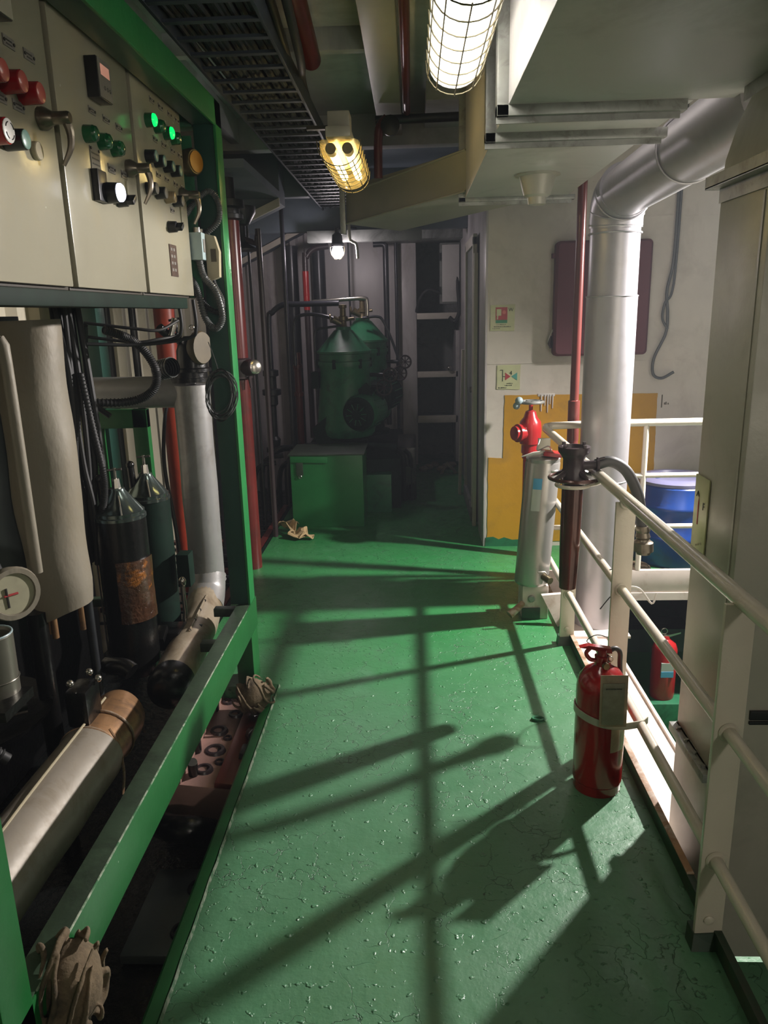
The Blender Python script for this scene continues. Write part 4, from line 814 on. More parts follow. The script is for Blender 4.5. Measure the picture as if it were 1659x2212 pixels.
# ================================================================== SEPARATORS
def separator(x, y, label, dark, dz=0.0):
    t = thing('oil_separator', label, 'separator', (x, y, 0.45), 'oil separators')
    mt = 'green_machine'
    q = MB(); q.lathe((x, y, 0.60), [(0, 0.23), (0.04, 0.26), (0.10, 0.27), (0.30, 0.25), (0.62, 0.225), (0.64, 0.235), (0.66, 0.235)], seg=40); bo = q.obj('frame_body', mt, t)
    q = MB(); q.lathe((x, y, 1.26), [(0, 0.245), (0.03, 0.245), (0.035, 0.232), (0.095, 0.232), (0.10, 0.248), (0.12, 0.248), (0.125, 0.238), (0.30, 0.085), (0.305, 0.07), (0.33, 0.065), (0.331, 0.001)], seg=40); hood = q.obj('bowl_hood', mt, t)
    for k in range(6):
        a = k*PI/3+0.2; q = MB(); q.box(x+0.235*math.cos(a)-0.015, x+0.235*math.cos(a)+0.015, y+0.235*math.sin(a)-0.015, y+0.235*math.sin(a)+0.015, 1.23, 1.31, 0.004); q.obj('clamp', 'green_dark', hood)
    # inlet head and pipes on top
    q = MB(); q.lathe((x, y, 1.58), [(0, 0.045), (0.02, 0.032), (0.06, 0.030), (0.065, 0.042), (0.10, 0.042), (0.105, 0.028), (0.17, 0.026), (0.175, 0.036), (0.20, 0.036), (0.205, 0.001)], seg=16); q.obj('inlet_head', 'brass', t)
    q = MB(); q.cyl((x-0.02, y, 1.62), (x-0.09, y-0.02, 1.66), 0.030, 0.035, 14); q.cyl((x+0.02, y, 1.65), (x+0.10, y-0.01, 1.66), 0.014); q.obj('cross_union', 'brass', t)
    q = MB(); q.torus((x-0.11, y-0.02, 1.665), (1, 0, 0.1), 0.034, 0.008, 18, 6); q.obj('hand_wheel', 'brass', t)
    # motor
    mx, my, mz = x+0.19, y-0.22, 0.80
    q = MB(); q.lathe((mx+0.06, my+0.22, mz+0.06), [(0, 0.10), (0.02, 0.155), (0.24, 0.155), (0.25, 0.165), (0.30, 0.165), (0.33, 0.15)], (-0.35, -0.94, -0.06), 32); mo = q.obj('motor', mt if not dark else 'green_dark', t)
    q = MB(); c_ = Vector((mx+0.06, my+0.22, mz+0.06))+Vector((-0.35, -0.94, -0.06)).normalized()*0.325; axm = Vector((-0.35, -0.94, -0.06))
    q.lathe(c_, [(0, 0.150), (0.01, 0.150), (0.03, 0.118), (0.045, 0.112), (0.05, 0.105), (0.042, 0.098), (0.042, 0.05), (0.055, 0.045), (0.056, 0.001)], axm, 32); q.obj('fan_cover', 'green_dark', mo)
    for k in range(10):
        a = PI*2*k/10; u = axm.normalized().orthogonal().normalized(); v = axm.normalized().cross(u)
        q = MB(); q.tube([c_+axm.normalized()*0.05+(u*math.cos(a)+v*math.sin(a))*rr for rr in (0.045, 0.10)], 0.004, 5); q.obj('cover_rib', 'green_machine', mo)
    for k in range(14):
        a = PI*2*k/14; base = Vector((mx+0.06, my+0.22, mz+0.06)); an = axm.normalized()
        q = MB(); rad = (u*math.cos(a)+v*math.sin(a)); q.tube([base+an*0.03+rad*0.158, base+an*0.23+rad*0.158], 0.005, 5); q.obj('cooling_fin', mt, mo)
    # worm gear housing and dark belt guard
    q = MB(); q.prism([(x-0.30, y-0.20, 0.70), (x+0.20, y-0.20, 1.10), (x+0.26, y-0.20, 1.02), (x+0.1, y-0.20, 0.60), (x-0.25, y-0.20, 0.55)], (0, 0.10, 0)); q.obj('gear_housing', 'green_dark', t)
    q = MB(); q.lathe((x, y, 0.45), [(0, 0.25), (0.03, 0.25), (0.04, 0.2), (0.12, 0.19), (0.16, 0.25)], seg=30); q.obj('pedestal', 'green_dark', t)
    q = MB(); q.lathe((x-0.14, y-0.22, 0.47), [(0, 0.09), (0.03, 0.092), (0.06, 0.06), (0.085, 0.03), (0.086, 0.001)], seg=22); q.obj('cover_cap', 'dark', t)
    # side fittings
    for sx, sz, r_ in ((1, 1.16, 0.06), (1, 1.05, 0.07)):
        q = MB(); q.cyl((x+0.22, y, sz), (x+0.34+0.1*(sz-1.0), y-0.05, sz), 0.018); q.obj('stem', 'dark', t)
        wc = (x+0.36+0.5*(sz-1.05), y-0.10, sz); q = MB(); q.torus(wc, (0.3, -0.9, 0.1), r_, 0.009, 22, 6)
        for k in range(4):
            a = k*PI/4; u2 = Vector((0.3, -0.9, 0.1)).normalized().orthogonal().normalized(); v2 = Vector((0.3, -0.9, 0.1)).normalized().cross(u2)
            q.tube([Vector(wc)-(u2*math.cos(a)+v2*math.sin(a))*r_, Vector(wc)+(u2*math.cos(a)+v2*math.sin(a))*r_], 0.005, 5)
        q.obj('hand_wheel', 'plum', t)
    q = MB(); q.box(x+0.24, x+0.34, y-0.12, y, 0.88, 1.00, 0.01, rot=Matrix.Rotation(0.6, 3, 'Y')); q.obj('fitting', 'green_dark', t); q = MB(); q.box(x-0.30, x-0.23, y-0.1, y, 1.05, 1.20, 0.01); q.obj('fitting', 'green_dark', t)
    return t
separator(-0.62, 7.00, 'green bowl-shaped oil separator with conical hood behind the green box, nearer of two', False)
s2 = separator(-0.49, 7.72, 'darker oil separator with conical hood, partly hidden behind the nearer one', True)
s2.location.z += 0.07
hose('feed_pipe', [(-0.62, 7.0, 1.64), (-0.85, 7.02, 1.70), (-1.0, 7.05, 1.70), (-1.06, 7.06, 1.66), (-1.08, 7.06, 1.55), (-1.08, 7.06, 1.25)], 0.016, 'dark_pipe', 'slim pipe from the nearer separator head bending down to its left', 'pipe')
hose('feed_pipe', [(-0.64, 6.98, 1.60), (-0.78, 6.98, 1.585), (-0.86, 7.0, 1.57), (-0.885, 7.0, 1.50), (-0.885, 7.0, 1.2)], 0.011, 'dark_pipe', 'lowest thin pipe bending down left of the separator hood', 'pipe')
hose('feed_pipe', [(-0.95, 7.5, 1.82), (-0.60, 7.5, 1.84), (-0.45, 7.5, 1.84), (-0.43, 7.5, 1.80), (-0.43, 7.5, 1.68)], 0.020, 'chrome', 'highest horizontal pipe with bright unions above the separators', 'pipe')
hose('feed_pipe', [(-0.48, 7.5, 1.66), (-0.34, 7.5, 1.67), (-0.28, 7.5, 1.63), (-0.20, 7.5, 1.45), (-0.13, 7.45, 1.25)], 0.013, 'dark_pipe', 'slim pipe sloping down to the right of the separators', 'pipe')
t = thing('separator_plinth', 'dark oily steel plinth carrying the separators', 'plinth', (-0.5, 7.4, 0))
q = MB(); q.box(-1.05, -0.12, 6.60, 8.4, 0.0, 0.45, 0.01); q.obj('top_tank', 'green_dark', t)
q = MB(); q.box(-0.42, -0.20, 6.45, 6.60, 0.0, 0.34, 0.005); q.obj('step_box', 'green_machine', t)
q = MB(); q.box(-0.16, 0.02, 6.9, 7.7, 0.0, 0.50, 0.02); q.cyl((-0.07, 6.9, 0.25), (-0.07, 6.8, 0.25), 0.09, seg=20); q.obj('side_pump', 'black', t)
for k, (x, r_) in enumerate(((-0.10, 0.03), (-0.03, 0.02))):
    q = MB(); q.tube([(x, 6.82, 0.02), (x, 6.82, 0.40), (x-0.05, 6.85, 0.48)], r_, 8, smooth=3); q.obj('drain_pipe', 'black', t)
vpipe('standing_pipe', -0.27, 8.4, 0.5, 2.40, 0.030, 'dark_pipe', 'black pipe standing behind and right of the separators, elbow at top')
q = MB(); q.tube([(-0.27, 8.4, 2.36), (-0.29, 8.4, 2.40), (-0.40, 8.4, 2.40)], 0.030, 12, smooth=3); tag(q.obj('pipe_elbow', 'dark_pipe'), 'elbow turning left at the head of the black standing pipe', 'pipe')
vpipe('standing_pipe', -0.165, 8.5, 0.0, 2.42, 0.018, 'dark_pipe', 'slim dark pipe close to the pale column')
vpipe('standing_pipe', -0.66, 8.35, 0.45, 2.96, 0.010, 'dark', 'thin rod dropping from above the bulb to the separator pipes')
# dark clutter of pipes beside the separators
for k in range(10):
    x = -1.5 + 0.055*k; y = 6.9+0.1*(k % 3)
    q = MB(); q.tube([(x, y, -0.3), (x, y, 0.2+0.05*(k % 4)), (x+0.06, y+0.05, 0.34+0.05*(k % 4)), (x+0.2, y+0.08, 0.36+0.05*(k % 4))], 0.024, 8, smooth=4)
    tag(q.obj('bilge_pipe', 'black'), 'oily black pipe bending in the dark corner left of the green box', 'pipe', 'oily pipes in the dark left corner')
# green steel box in front
t = thing('steel_box', 'large bright green steel box standing before the separators', 'box', (-0.70, 6.25, 0))
q = MB(); q.box(-1.005, -0.415, 6.0, 6.50, 0.0, 0.60, 0.006); q.obj('body', 'green_bright', t)
q = MB(); q.box(-1.02, -0.40, 5.99, 6.51, 0.600, 0.612, 0.003); q.obj('lid', 'green_grimy', t, label='grimy dark lid')
q = MB(); q.box(-1.00, -0.70, 5.985, 5.999, 0.545, 0.595, 0.003, rot=Matrix.Rotation(0.03, 3, 'Y')); q.obj('strip', 'green_bright', t)
q = MB(); q.box(-0.955, -0.90, 5.988, 5.999, 0.44, 0.55, 0.002); q.obj('hasp', 'green_grimy', t)
q = MB(); q.torus((-0.925, 5.985, 0.43), (0, 1, 0), 0.012, 0.003, 14, 6); q.obj('staple', 'chrome', t)
# crumpled cardboard
def crumple(name, c, sx, sy, sz, mat, label, cat, seed, nf=10, rotz=0.0, amp=0.5, flat=False):
    bm = bmesh.new(); bmesh.ops.create_icosphere(bm, subdivisions=3 if cat == 'litter' else 5, radius=1.0)
    R = Matrix.Rotation(rotz, 3, 'Z')
    for v in bm.verts:
        d = v.co.normalized()
        wv = noise.noise_vector(d*1.2+Vector((seed, 0, 0)))
        A = Vector((0.62, -0.30, 0.72)).normalized(); U = A.orthogonal().normalized(); V = A.cross(U)
        n1 = noise.noise(d*1.1+Vector((seed*1.3, 0, 2))); n2 = noise.noise(d*2.3+Vector((0, seed, 7)))
        ph = nf*0.55*d.dot(A) + 1.6*d.dot(U)**2 + 2.4*n1 + 0.8*n2
        pl = abs(math.sin(ph)); q1 = pl**0.65
        ph2 = nf*0.95*d.dot(A) + 2.2*d.dot(V) + 3.0*n2
        f = 1 + amp*0.50*n1 + amp*0.27*(q1-0.6)*(0.6+0.8*abs(n2*2)) + amp*0.09*(abs(math.sin(ph2))-0.5) + amp*0.03*noise.noise(d*9)
        p = Vector((d.x*sx, d.y*sy, d.z*sz))*f
        v.co = R @ p
    q = MB(); q.bm.free(); q.bm = bm
    zmin = min(v.co.z for v in bm.verts)
    for v in bm.verts: v.co += Vector(c) - Vector((0, 0, zmin))
    return tag(q.obj(name, mat, angle=180), label, cat)
t = thing('torn_cardboard', 'torn crumpled piece of buff cardboard on the deck by the green box', 'cardboard', (-1.0, 5.85, 0.0))
q = MB(); rr_ = random.Random(5)
pts = [(-1.07, 5.78), (-0.98, 5.74), (-0.90, 5.78), (-0.92, 5.87), (-1.02, 5.92), (-1.09, 5.88)]
def sheet(pts, z, th, amp, seed, nx=9):
    b_ = bmesh.new(); cx = sum(p[0] for p in pts)/len(pts); cy = sum(p[1] for p in pts)/len(pts)
    R_ = [[b_.verts.new((cx+(px-cx)*k/nx, cy+(py-cy)*k/nx, 0)) for px, py in pts] for k in range(1, nx+1)]
    c_ = b_.verts.new((cx, cy, 0)); n_ = len(pts)
    for i in range(n_): b_.faces.new((c_, R_[0][i], R_[0][(i+1) % n_]))
    for a, b2 in zip(R_[:-1], R_[1:]):
        for i in range(n_): b_.faces.new((a[i], b2[i], b2[(i+1) % n_], a[(i+1) % n_]))
    bmesh.ops.subdivide_edges(b_, edges=b_.edges[:], cuts=1)
    for v in b_.verts: v.co.z = z + amp*(0.5+noise.noise(Vector((v.co.x*12, v.co.y*12, seed)))+0.4*abs(noise.noise(Vector((v.co.x*30, v.co.y*30, seed)))))
    bmesh.ops.solidify(b_, geom=b_.faces[:], thickness=th)
    m_ = MB(); m_.bm.free(); m_.bm = b_; return m_
m_ = sheet([(-1.09, 5.80), (-1.02, 5.74), (-0.95, 5.76), (-0.93, 5.84), (-0.99, 5.93), (-1.08, 5.92), (-1.12, 5.86)], 0.01, 0.004, 0.11, 2); m_.obj('sheet', 'card', t, angle=20)
m_ = sheet([(-1.00, 5.66), (-0.90, 5.60), (-0.83, 5.63), (-0.85, 5.72), (-0.95, 5.78), (-1.01, 5.74)], 0.008, 0.004, 0.07, 8); m_.obj('sheet', 'card', t, angle=20)
m_ = sheet([(-0.90, 5.60), (-0.80, 5.62), (-0.79, 5.68), (-0.88, 5.70)], 0.008, 0.004, 0.05, 3); m_.obj('sheet', 'card', t, angle=20)

# ================================================================== ALCOVE
t = thing('shelf_rack', 'pale steel shelf rack with three ledges in the grey recess beyond the column', 'shelf', (0.28, 8.6, 0))
for z0, z1 in ((1.625, 1.69), (1.0, 1.065), (0.495, 0.575)):
    q = MB(); q.box(0.052, 0.500, 8.50, 8.53, z0, z1, 0.003); sh = q.obj('shelf', 'wallw', t)
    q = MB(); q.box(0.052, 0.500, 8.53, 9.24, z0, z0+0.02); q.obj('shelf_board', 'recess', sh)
q = MB(); q.box(0.475, 0.518, 8.50, 9.24, 0.05, 1.50, 0.003); q.obj('side_panel', 'wall_back', t)
t = thing('junction_cabinet', 'grey electrical box hanging high in the recess above the shelves', 'box', (0.43, 8.6, 1.77))
q = MB(); q.box(0.30, 0.515, 8.42, 8.60, 1.78, 2.40, 0.008); q.obj('case', 'recess', t)
q = MB(); q.box(0.325, 0.505, 8.408, 8.42, 1.80, 2.38, 0.004); q.obj('door', 'duct', t)
q = MB(); q.box(0.297, 0.303, 8.40, 8.43, 1.88, 1.96); q.obj('hinge', 'dark', t); q = MB(); q.box(0.297, 0.303, 8.40, 8.43, 2.22, 2.30); q.obj('hinge', 'dark', t)
hose('cable', [(0.30, 8.5, 1.90), (0.18, 8.5, 1.93), (0.10, 8.52, 1.86), (0.06, 8.55, 1.74), (0.055, 8.56, 1.70)], 0.02, 'cable', 'thick black cable curving left from the grey electrical box', 'cable')
hose('cable', [(0.47, 8.45, 2.2), (0.50, 8.40, 1.85), (0.505, 8.38, 1.70), (0.46, 8.40, 1.60), (0.40, 8.42, 1.64)], 0.022, 'cable', 'black cable hooking under the grey electrical box', 'cable')
q = MB(); q.sphere((0.40, 8.47, 1.10), 0.03, 12); tag(q.obj('glass_jar', 'chrome'), 'small shiny jar on the middle shelf of the recess', 'jar')
for k in range(6):
    crumple('litter', (0.10+0.065*k, 8.2+0.12*((k*7) % 3), 0.0), 0.05, 0.05, 0.03, 'debris', 'crumpled litter on the deck below the lowest shelf', 'litter', k+20)['group'] = 'litter under the shelves'
q = MB(); q.prism([(0.28, 8.05, 0.0), (0.36, 8.05, 0.13), (0.47, 8.05, 0.01), (0.44, 8.05, 0.0), (0.36, 8.05, 0.10), (0.31, 8.05, 0.0)], (0, 0.05, 0)); tag(q.obj('folded_strip', 'debris'), 'bent strip standing like a tent in front of the lowest shelf', 'litter')
# loose boards leaning on the right side of the passage
t = thing('leaning_board', 'narrow pale board leaning against the passage side by the doorway', 'board', (0.46, 7.1, 0.0))
q = MB(); q.box(0.435, 0.462, 7.08, 7.16, 0.0, 1.36, 0.002, rot=Matrix.Rotation(0.022, 3, 'Y')); q.obj('board', 'wallw', t)
t = thing('leaning_board', 'long pale plank standing upright at the doorway, nearer than the leaning board', 'board', (0.48, 5.98, 0.0))
q = MB(); q.box(0.470, 0.500, 5.98, 6.03, 0.0, 2.12, 0.002); q.obj('board', 'wallw', t)

# ================================================================== OVERHEAD
t = thing('cable_tray', 'long sooty cable tray full of cables under the ceiling, above the cabinets', 'cable tray', (-0.62, 4.0, 2.60))
for x in (-0.78, -0.46):
    q = MB(); q.box(x-0.006, x+0.006, 0.6, 7.2, 2.60, 2.67, 0.001); q.obj('side_rail', 'tray', t)
for i in range(40):
    y = 0.75+i*0.16; q = MB(); q.box(-0.775, -0.465, y, y+0.028, 2.602, 2.612); q.obj('rung', 'tray', t)
q = MB(); q.box(-0.77, -0.47, 0.6, 7.2, 2.675, 2.68); q.obj('cover_plate', 'dark', t)
rr_ = random.Random(11)
for k in range(13):
    x = -0.755+0.0235*k; q = MB()
    q.tube([(x+rr_.uniform(-0.008, 0.008), 0.6+j*0.55, 2.628+rr_.uniform(-0.006, 0.014)) for j in range(13)], rr_.uniform(0.009, 0.013), 6, smooth=3)
    tag(q.obj('cable', 'tray_cable'), 'dark cable lying along the sooty overhead cable tray', 'cable', 'cables in the overhead tray')
for k, (x0, x1) in enumerate(((-0.42, -0.52), (-0.36, -0.48))):
    hose('cable', [(x0, 1.0, 2.80), (x0-0.02, 2.2, 2.76), (x0-0.03, 3.0, 2.66-0.05*k), (x1, 3.8, 2.72), (x1-0.02, 4.3, 2.70)], 0.016, 'cable', 'loose dark cable drooping beside the overhead tray, %s one' % ('nearer' if k else 'farther'), 'cable')
q = MB(); q.cyl((-0.35, 1.2, 2.87), (-0.45, 3.9, 2.84), 0.046, seg=20); tag(q.obj('overhead_pipe', 'redpipe'), 'thick brownish pipe overhead right of the cable tray', 'pipe')
# pipes under the ceiling
vp = MB(); vp.cyl((-0.015, 0.5, 2.83), (-0.015, 4.85, 2.83), 0.022, seg=16); tag(vp.obj('overhead_pipe', 'redpipe'), 'glossy red pipe overhead running away beside the white ceiling beam', 'pipe')
vp = MB(); vp.cyl((-0.20, 4.9, 2.80), (0.62, 4.9, 2.81), 0.026, seg=16); tag(vp.obj('overhead_pipe', 'dark_pipe'), 'dark pipe crossing under the ceiling at the end of the red pipe', 'pipe')
vp = MB(); vp.tube([(-0.13, 4.85, 2.80), (-0.17, 4.85, 2.76), (-0.185, 4.86, 2.68), (-0.19, 4.88, 2.48)], 0.026, 14, smooth=4); tag(vp.obj('bent_pipe', 'redpipe'), 'short reddish pipe bending down behind the dim lamp', 'pipe')
vp = MB(); vp.lathe((-0.11, 4.80, 2.74), [(0, 0.05), (0.05, 0.055), (0.06, 0.03)], (0, -1, 0), 18); tag(vp.obj('valve_stub', 'dark'), 'dark round valve end by the bent reddish pipe', 'valve')

def bulkhead_lamp(x, y0, y1, z, label, tubes, w_=0.082):
    t = thing('bulkhead_lamp', label, 'lamp', (x, (y0+y1)/2, z), 'bulkhead lamps')
    q = MB(); q.box(x-w_*0.62, x+w_*0.62, y0, y1, z+0.092, z+0.135, 0.010); q.obj('housing', 'lampbody', t)
    for ya in (y0+0.05, y1-0.16):
        q = MB(); q.box(x-0.045, x+0.045, ya, ya+0.11, z+0.135, z+0.20, 0.006); q.obj('mount', 'lampbody', t)
    xe = 0.30 if x > 0 else -0.455
    q = MB(); q.box(min(x, xe), max(x, xe), (y0+y1)/2-0.015, (y0+y1)/2+0.015, z+0.20, z+0.215); q.obj('support_bar', 'dark', t)
    # trough shaped glass
    def sec(y, s):
        return [(x+w_*s*math.cos(a), y, z+0.085-0.085*s*math.sin(a)**0.8 if math.sin(a) > 0 else z+0.085) for a in [PI*k/14 for k in range(15)]]
    q = MB(); q.rings([sec(y0+0.006, 0.80), sec(y0+0.03, 0.97), sec(y0+0.08, 1.0), sec(y1-0.08, 1.0), sec(y1-0.03, 0.97), sec(y1-0.006, 0.80)]); q.obj('glass_cover', 'lampglass' if tubes == 'tube_warm' else 'lampglass_clear', t)
    for s_ in (-1, 1):
        q = MB(); q.cyl((x+s_*0.034, y0+0.09, z+0.056), (x+s_*0.034, y1-0.05, z+0.056), 0.017, seg=14); q.obj('tube', tubes, t, label='lit fluorescent tube')
        q = MB(); q.cyl((x+s_*0.034, y0+0.03, z+0.056), (x+s_*0.034, y0+0.095, z+0.056), 0.022, seg=14); q.obj('tube_holder', 'dark', t)
    # wire guard
    def hoop(y, s=1.07):
        return [(x+w_*s*math.cos(a), y, z+0.085-0.090*s*math.sin(a)**0.8) for a in [PI*k/12 for k in range(13)]]
    n = 8
    for k in range(n):
        y = y0+0.02+(y1-y0-0.04)*k/(n-1); q = MB(); q.tube(hoop(y), 0.0022, 5); q.obj('guard_hoop', 'mesh_wire', t)
    for k in (1.5, 3.4, 6, 8.6, 10.5):
        a = PI*k/12; q = MB(); q.tube([(x+w_*1.07*math.cos(a), yy, z+0.085-0.0963*math.sin(a)**0.8) for yy in (y0+0.01, y1-0.01)], 0.0022, 5); q.obj('guard_wire', 'mesh_wire', t)
    return t
lamp_a = bulkhead_lamp(0.14, 1.86, 2.60, 2.355, 'glaring caged tube lamp hanging overhead near the duct, brightest light', 'tube_hot')
lamp_c = bulkhead_lamp(1.50, -2.60, -1.90, 1.95, 'caged tube lamp assumed behind the viewer, unseen, added to light the duct front', 'tube_rear')  # unseen lamp, added to brighten the front of the duct box
point_light('rear_fill_light', (1.50, -2.25, 1.90), 75.0, 0.10, (1.0, 0.93, 0.82), lamp_c)
lamp_b = bulkhead_lamp(-0.285, 3.28, 4.03, 2.29, 'dim yellowed caged tube lamp farther along, near the cable tray', 'tube_warm')
# the bulb lamp in the back
t = thing('bulb_lamp', 'small glowing round bulb in a dark holder before the back wall', 'lamp', (-0.66, 7.2, 2.2))
q = MB(); q.sphere((-0.665, 7.2, 2.245), 0.052, 20, 1.1); q.obj('bulb', 'bulb_hot', t, label='glowing white bulb')
q = MB(); q.lathe((-0.665, 7.2, 2.29), [(0, 0.055), (0.02, 0.065), (0.04, 0.05), (0.10, 0.045), (0.12, 0.02), (0.16, 0.02)], seg=18); q.obj('holder', 'dark', t)
for k in range(6):
    a = k*PI/3; q = MB(); q.tube([(-0.665+math.cos(a)*0.062*f, 7.2+math.sin(a)*0.062*f, 2.30-dz) for f, dz in ((1, 0), (1.05, 0.04), (0.9, 0.08), (0.4, 0.118))], 0.0018, 5); q.obj('guard_wire', 'mesh_wire', t)
q = MB(); q.tube([(-0.665, 7.2, 2.43), (-0.66, 7.2, 2.44), (-0.60, 7.25, 2.45), (-0.50, 7.33, 2.45)], 0.016, 8); q.obj('bracket_arm', 'dark', t)
# sprinkler-like drop pipe right of the bulb
q = MB(); q.tube([(-0.55, 7.15, 2.95), (-0.55, 7.15, 2.40), (-0.53, 7.15, 2.33), (-0.49, 7.15, 2.30), (-0.48, 7.15, 2.18)], 0.014, 8, smooth=4); tag(q.obj('drop_pipe', 'lampbody'), 'pale thin pipe dropping from the ceiling right of the bulb', 'pipe')

# main duct
DZ = 2.30
t = thing('air_duct', 'big grey rectangular air duct overhead on the right with steel flanges', 'duct', (0.6, 3.4, DZ))
q = MB(); q.box(0.30, 0.86, 2.56, 4.50, DZ, 2.92, 0.004); q.obj('trunk', 'duct', t)
q = MB(); q.box(0.30, 1.75, 0.8, 2.55, DZ, 2.92, 0.004); q.obj('trunk', 'duct', t)
def flange_y(x0, x1, y, wd=0.05, dz=0.03):
    q = MB(); q.box(x0-0.035, x1+0.035, y-wd/2, y+wd/2, DZ-dz, DZ+0.002, 0.002); q.box(x0-0.035, x0+0.002, y-wd/2, y+wd/2, DZ-dz, 2.92, 0.002)
    q.box(x0-0.035, x1+0.02, y-0.004, y+0.004, DZ-dz-0.018, DZ-dz+0.002)
    f = q.obj('flange', 'galv', t)
    for k in range(int((x1-x0)/0.12)):
        q = MB(); q.cyl((x0+0.05+k*0.12, y+0.012, DZ-dz-0.006), (x0+0.05+k*0.12, y+0.012, DZ-dz+0.001), 0.007, seg=8); q.obj('bolt', 'galv', f)
flange_y(0.30, 0.80, 2.56); flange_y(0.30, 0.86, 2.93, 0.045); flange_y(0.30, 0.86, 4.47, 0.04, 0.022)
q = MB(); q.box(0.262, 1.6, 1.34, 1.55, DZ-0.055, DZ+0.002, 0.003); q.obj('stiffener', 'galv', t)
q = MB(); q.lathe((0.585, 3.78, DZ), [(0, 0.105), (-0.006, 0.105), (-0.010, 0.085), (-0.09, 0.062), (-0.10, 0.045), (-0.13, 0.04), (-0.131, 0.001)], seg=22); tag(q.obj('loudspeaker', 'duct_box'), 'small round grey diffuser cone under the far end of the duct', 'diffuser')
# branch duct sloping away to the left
t = thing('branch_duct', 'pale flat duct branching left from the far end of the big duct', 'duct', (-0.1, 5.0, 2.3))
q = MB(); q.prism([(0.30, 4.40, 2.325), (-0.43, 5.40, 2.285), (-0.43, 5.40, 2.515), (0.30, 4.40, 2.53)], (0.35, 0.55, 0)); q.obj('trunk', 'lampbody', t)
for dz in (0.0, 1.0):
    q = MB(); a0 = Vector((0.295, 4.39, 2.325+dz*0.205)); a1 = Vector((-0.435, 5.39, 2.285+dz*0.185)); q.tube([a0, a1], 0.006, 6); q.obj('seam', 'lampbody', t)
q = MB(); q.box(-0.47, -0.435, 5.36, 5.42, 2.22, 2.60, 0.002); q.obj('end_flange', 'galv', t)
# box duct on the right
t = thing('duct_riser', 'tall grey sheet metal duct box rising at the right behind the railing', 'duct', (1.3, 2.2, -0.36))
q = MB(); q.box(0.90, 2.2, 2.06, 2.39, -0.36, 2.03, 0.004); q.obj('lower_box', 'duct_box', t)
q = MB(); q.rings([[(0.90, 2.39, 2.03), (2.2, 2.39, 2.03), (2.2, 2.02, 2.03), (0.90, 2.02, 2.03)], [(0.905, 2.39, 2.10), (2.2, 2.39, 2.10), (2.2, 2.02, 2.10), (0.905, 2.02, 2.10)],
    [(0.93, 2.38, 2.2), (2.2, 2.38, 2.2), (2.2, 1.98, 2.2), (0.93, 1.98, 2.2)], [(0.975, 2.36, 2.31), (2.2, 2.36, 2.31), (2.2, 1.9, 2.31), (0.975, 1.9, 2.31)]]); q.obj('transition', 'duct_box', t, angle=20)
q = MB(); q.box(0.865, 2.2, 1.5, 2.425, 2.025, 2.032, 0.001); q.box(0.895, 0.90, 2.0, 2.39, 1.985, 2.03); q.box(0.865, 0.872, 1.5, 2.425, 2.028, 2.06); q.obj('flange', 'galv', t)
q = MB(); q.box(0.955, 0.985, 1.5, 2.43, 2.26, 2.30, 0.002); q.obj('flange', 'galv', t)
q = MB(); q.box(0.90-0.003, 0.902, 2.09, 2.10, -0.3, 1.98); q.obj('seam', 'duct_box', t)
q = MB(); q.box(0.985, 1.25, 2.052, 2.060, 0.505, 0.535, 0.001); q.box(0.985, 1.25, 2.052, 2.060, 0.49, 0.50, 0.001); q.obj('slot', 'dark', t)
q = MB(); q.box(0.87, 0.90, 2.07, 2.385, 0.28, 0.31, 0.002); q.box(0.893, 0.90, 2.07, 2.385, 0.25, 0.31); br = q.obj('bracket', 'galv', t)
for k in range(4):
    q = MB(); q.cyl((0.885, 2.11+k*0.075, 0.31), (0.885, 2.11+k*0.075, 0.318), 0.008, seg=8); q.obj('bolt', 'galv', br)
# round duct
t = thing('round_duct', 'silver round duct pipe standing behind the railing and bending overhead', 'duct', (1.115, 4.43, -0.20))
q = MB(); q.cyl((1.115, 4.43, -0.20), (1.115, 4.43, 1.765), 0.139, seg=40); q.obj('riser', 'silver', t)
q = MB(); q.cyl((1.115, 4.43, 1.765), (1.115, 4.43, 2.14), 0.134, seg=40); q.obj('riser', 'silver', t)
q = MB(); q.tube([(1.115, 4.43, 2.12), (1.115, 4.42, 2.20), (1.115, 4.37, 2.265), (1.12, 4.26, 2.295)], 0.142, 36, smooth=3); q.obj('elbow', 'silver', t)
q = MB(); q.cyl((1.118, 4.32, 2.285), (1.10, 2.50, 2.315), 0.128, seg=40); q.obj('run', 'silver', t)
for z in (1.76, 0.72): 
    q = MB(); q.torus((1.115, 4.43, z), (0, 0, 1), 0.1395, 0.004, 36, 6); q.obj('joint', 'silver', t)
for k, (p, a) in enumerate((((1.115, 4.43, 2.09), (0, 0, 1)), ((1.115, 4.43, 2.135), (0, -0.1, 1)), ((1.115, 4.41, 2.20), (0, -0.4, 1)), ((1.117, 4.32, 2.27), (0, -0.9, 0.4)), ((1.105, 3.3, 2.302), (0.0, -1, 0.04)))):
    q = MB(); q.torus(p, a, 0.140 if p[1] > 4 else 0.131, 0.005, 36, 6); q.obj('elbow_seam', 'silver', t)
q = MB(); q.box(0.93, 1.27, 4.2, 4.57, -0.202, -0.185, 0.002); q.obj('base_plate', 'rail_bare', t)

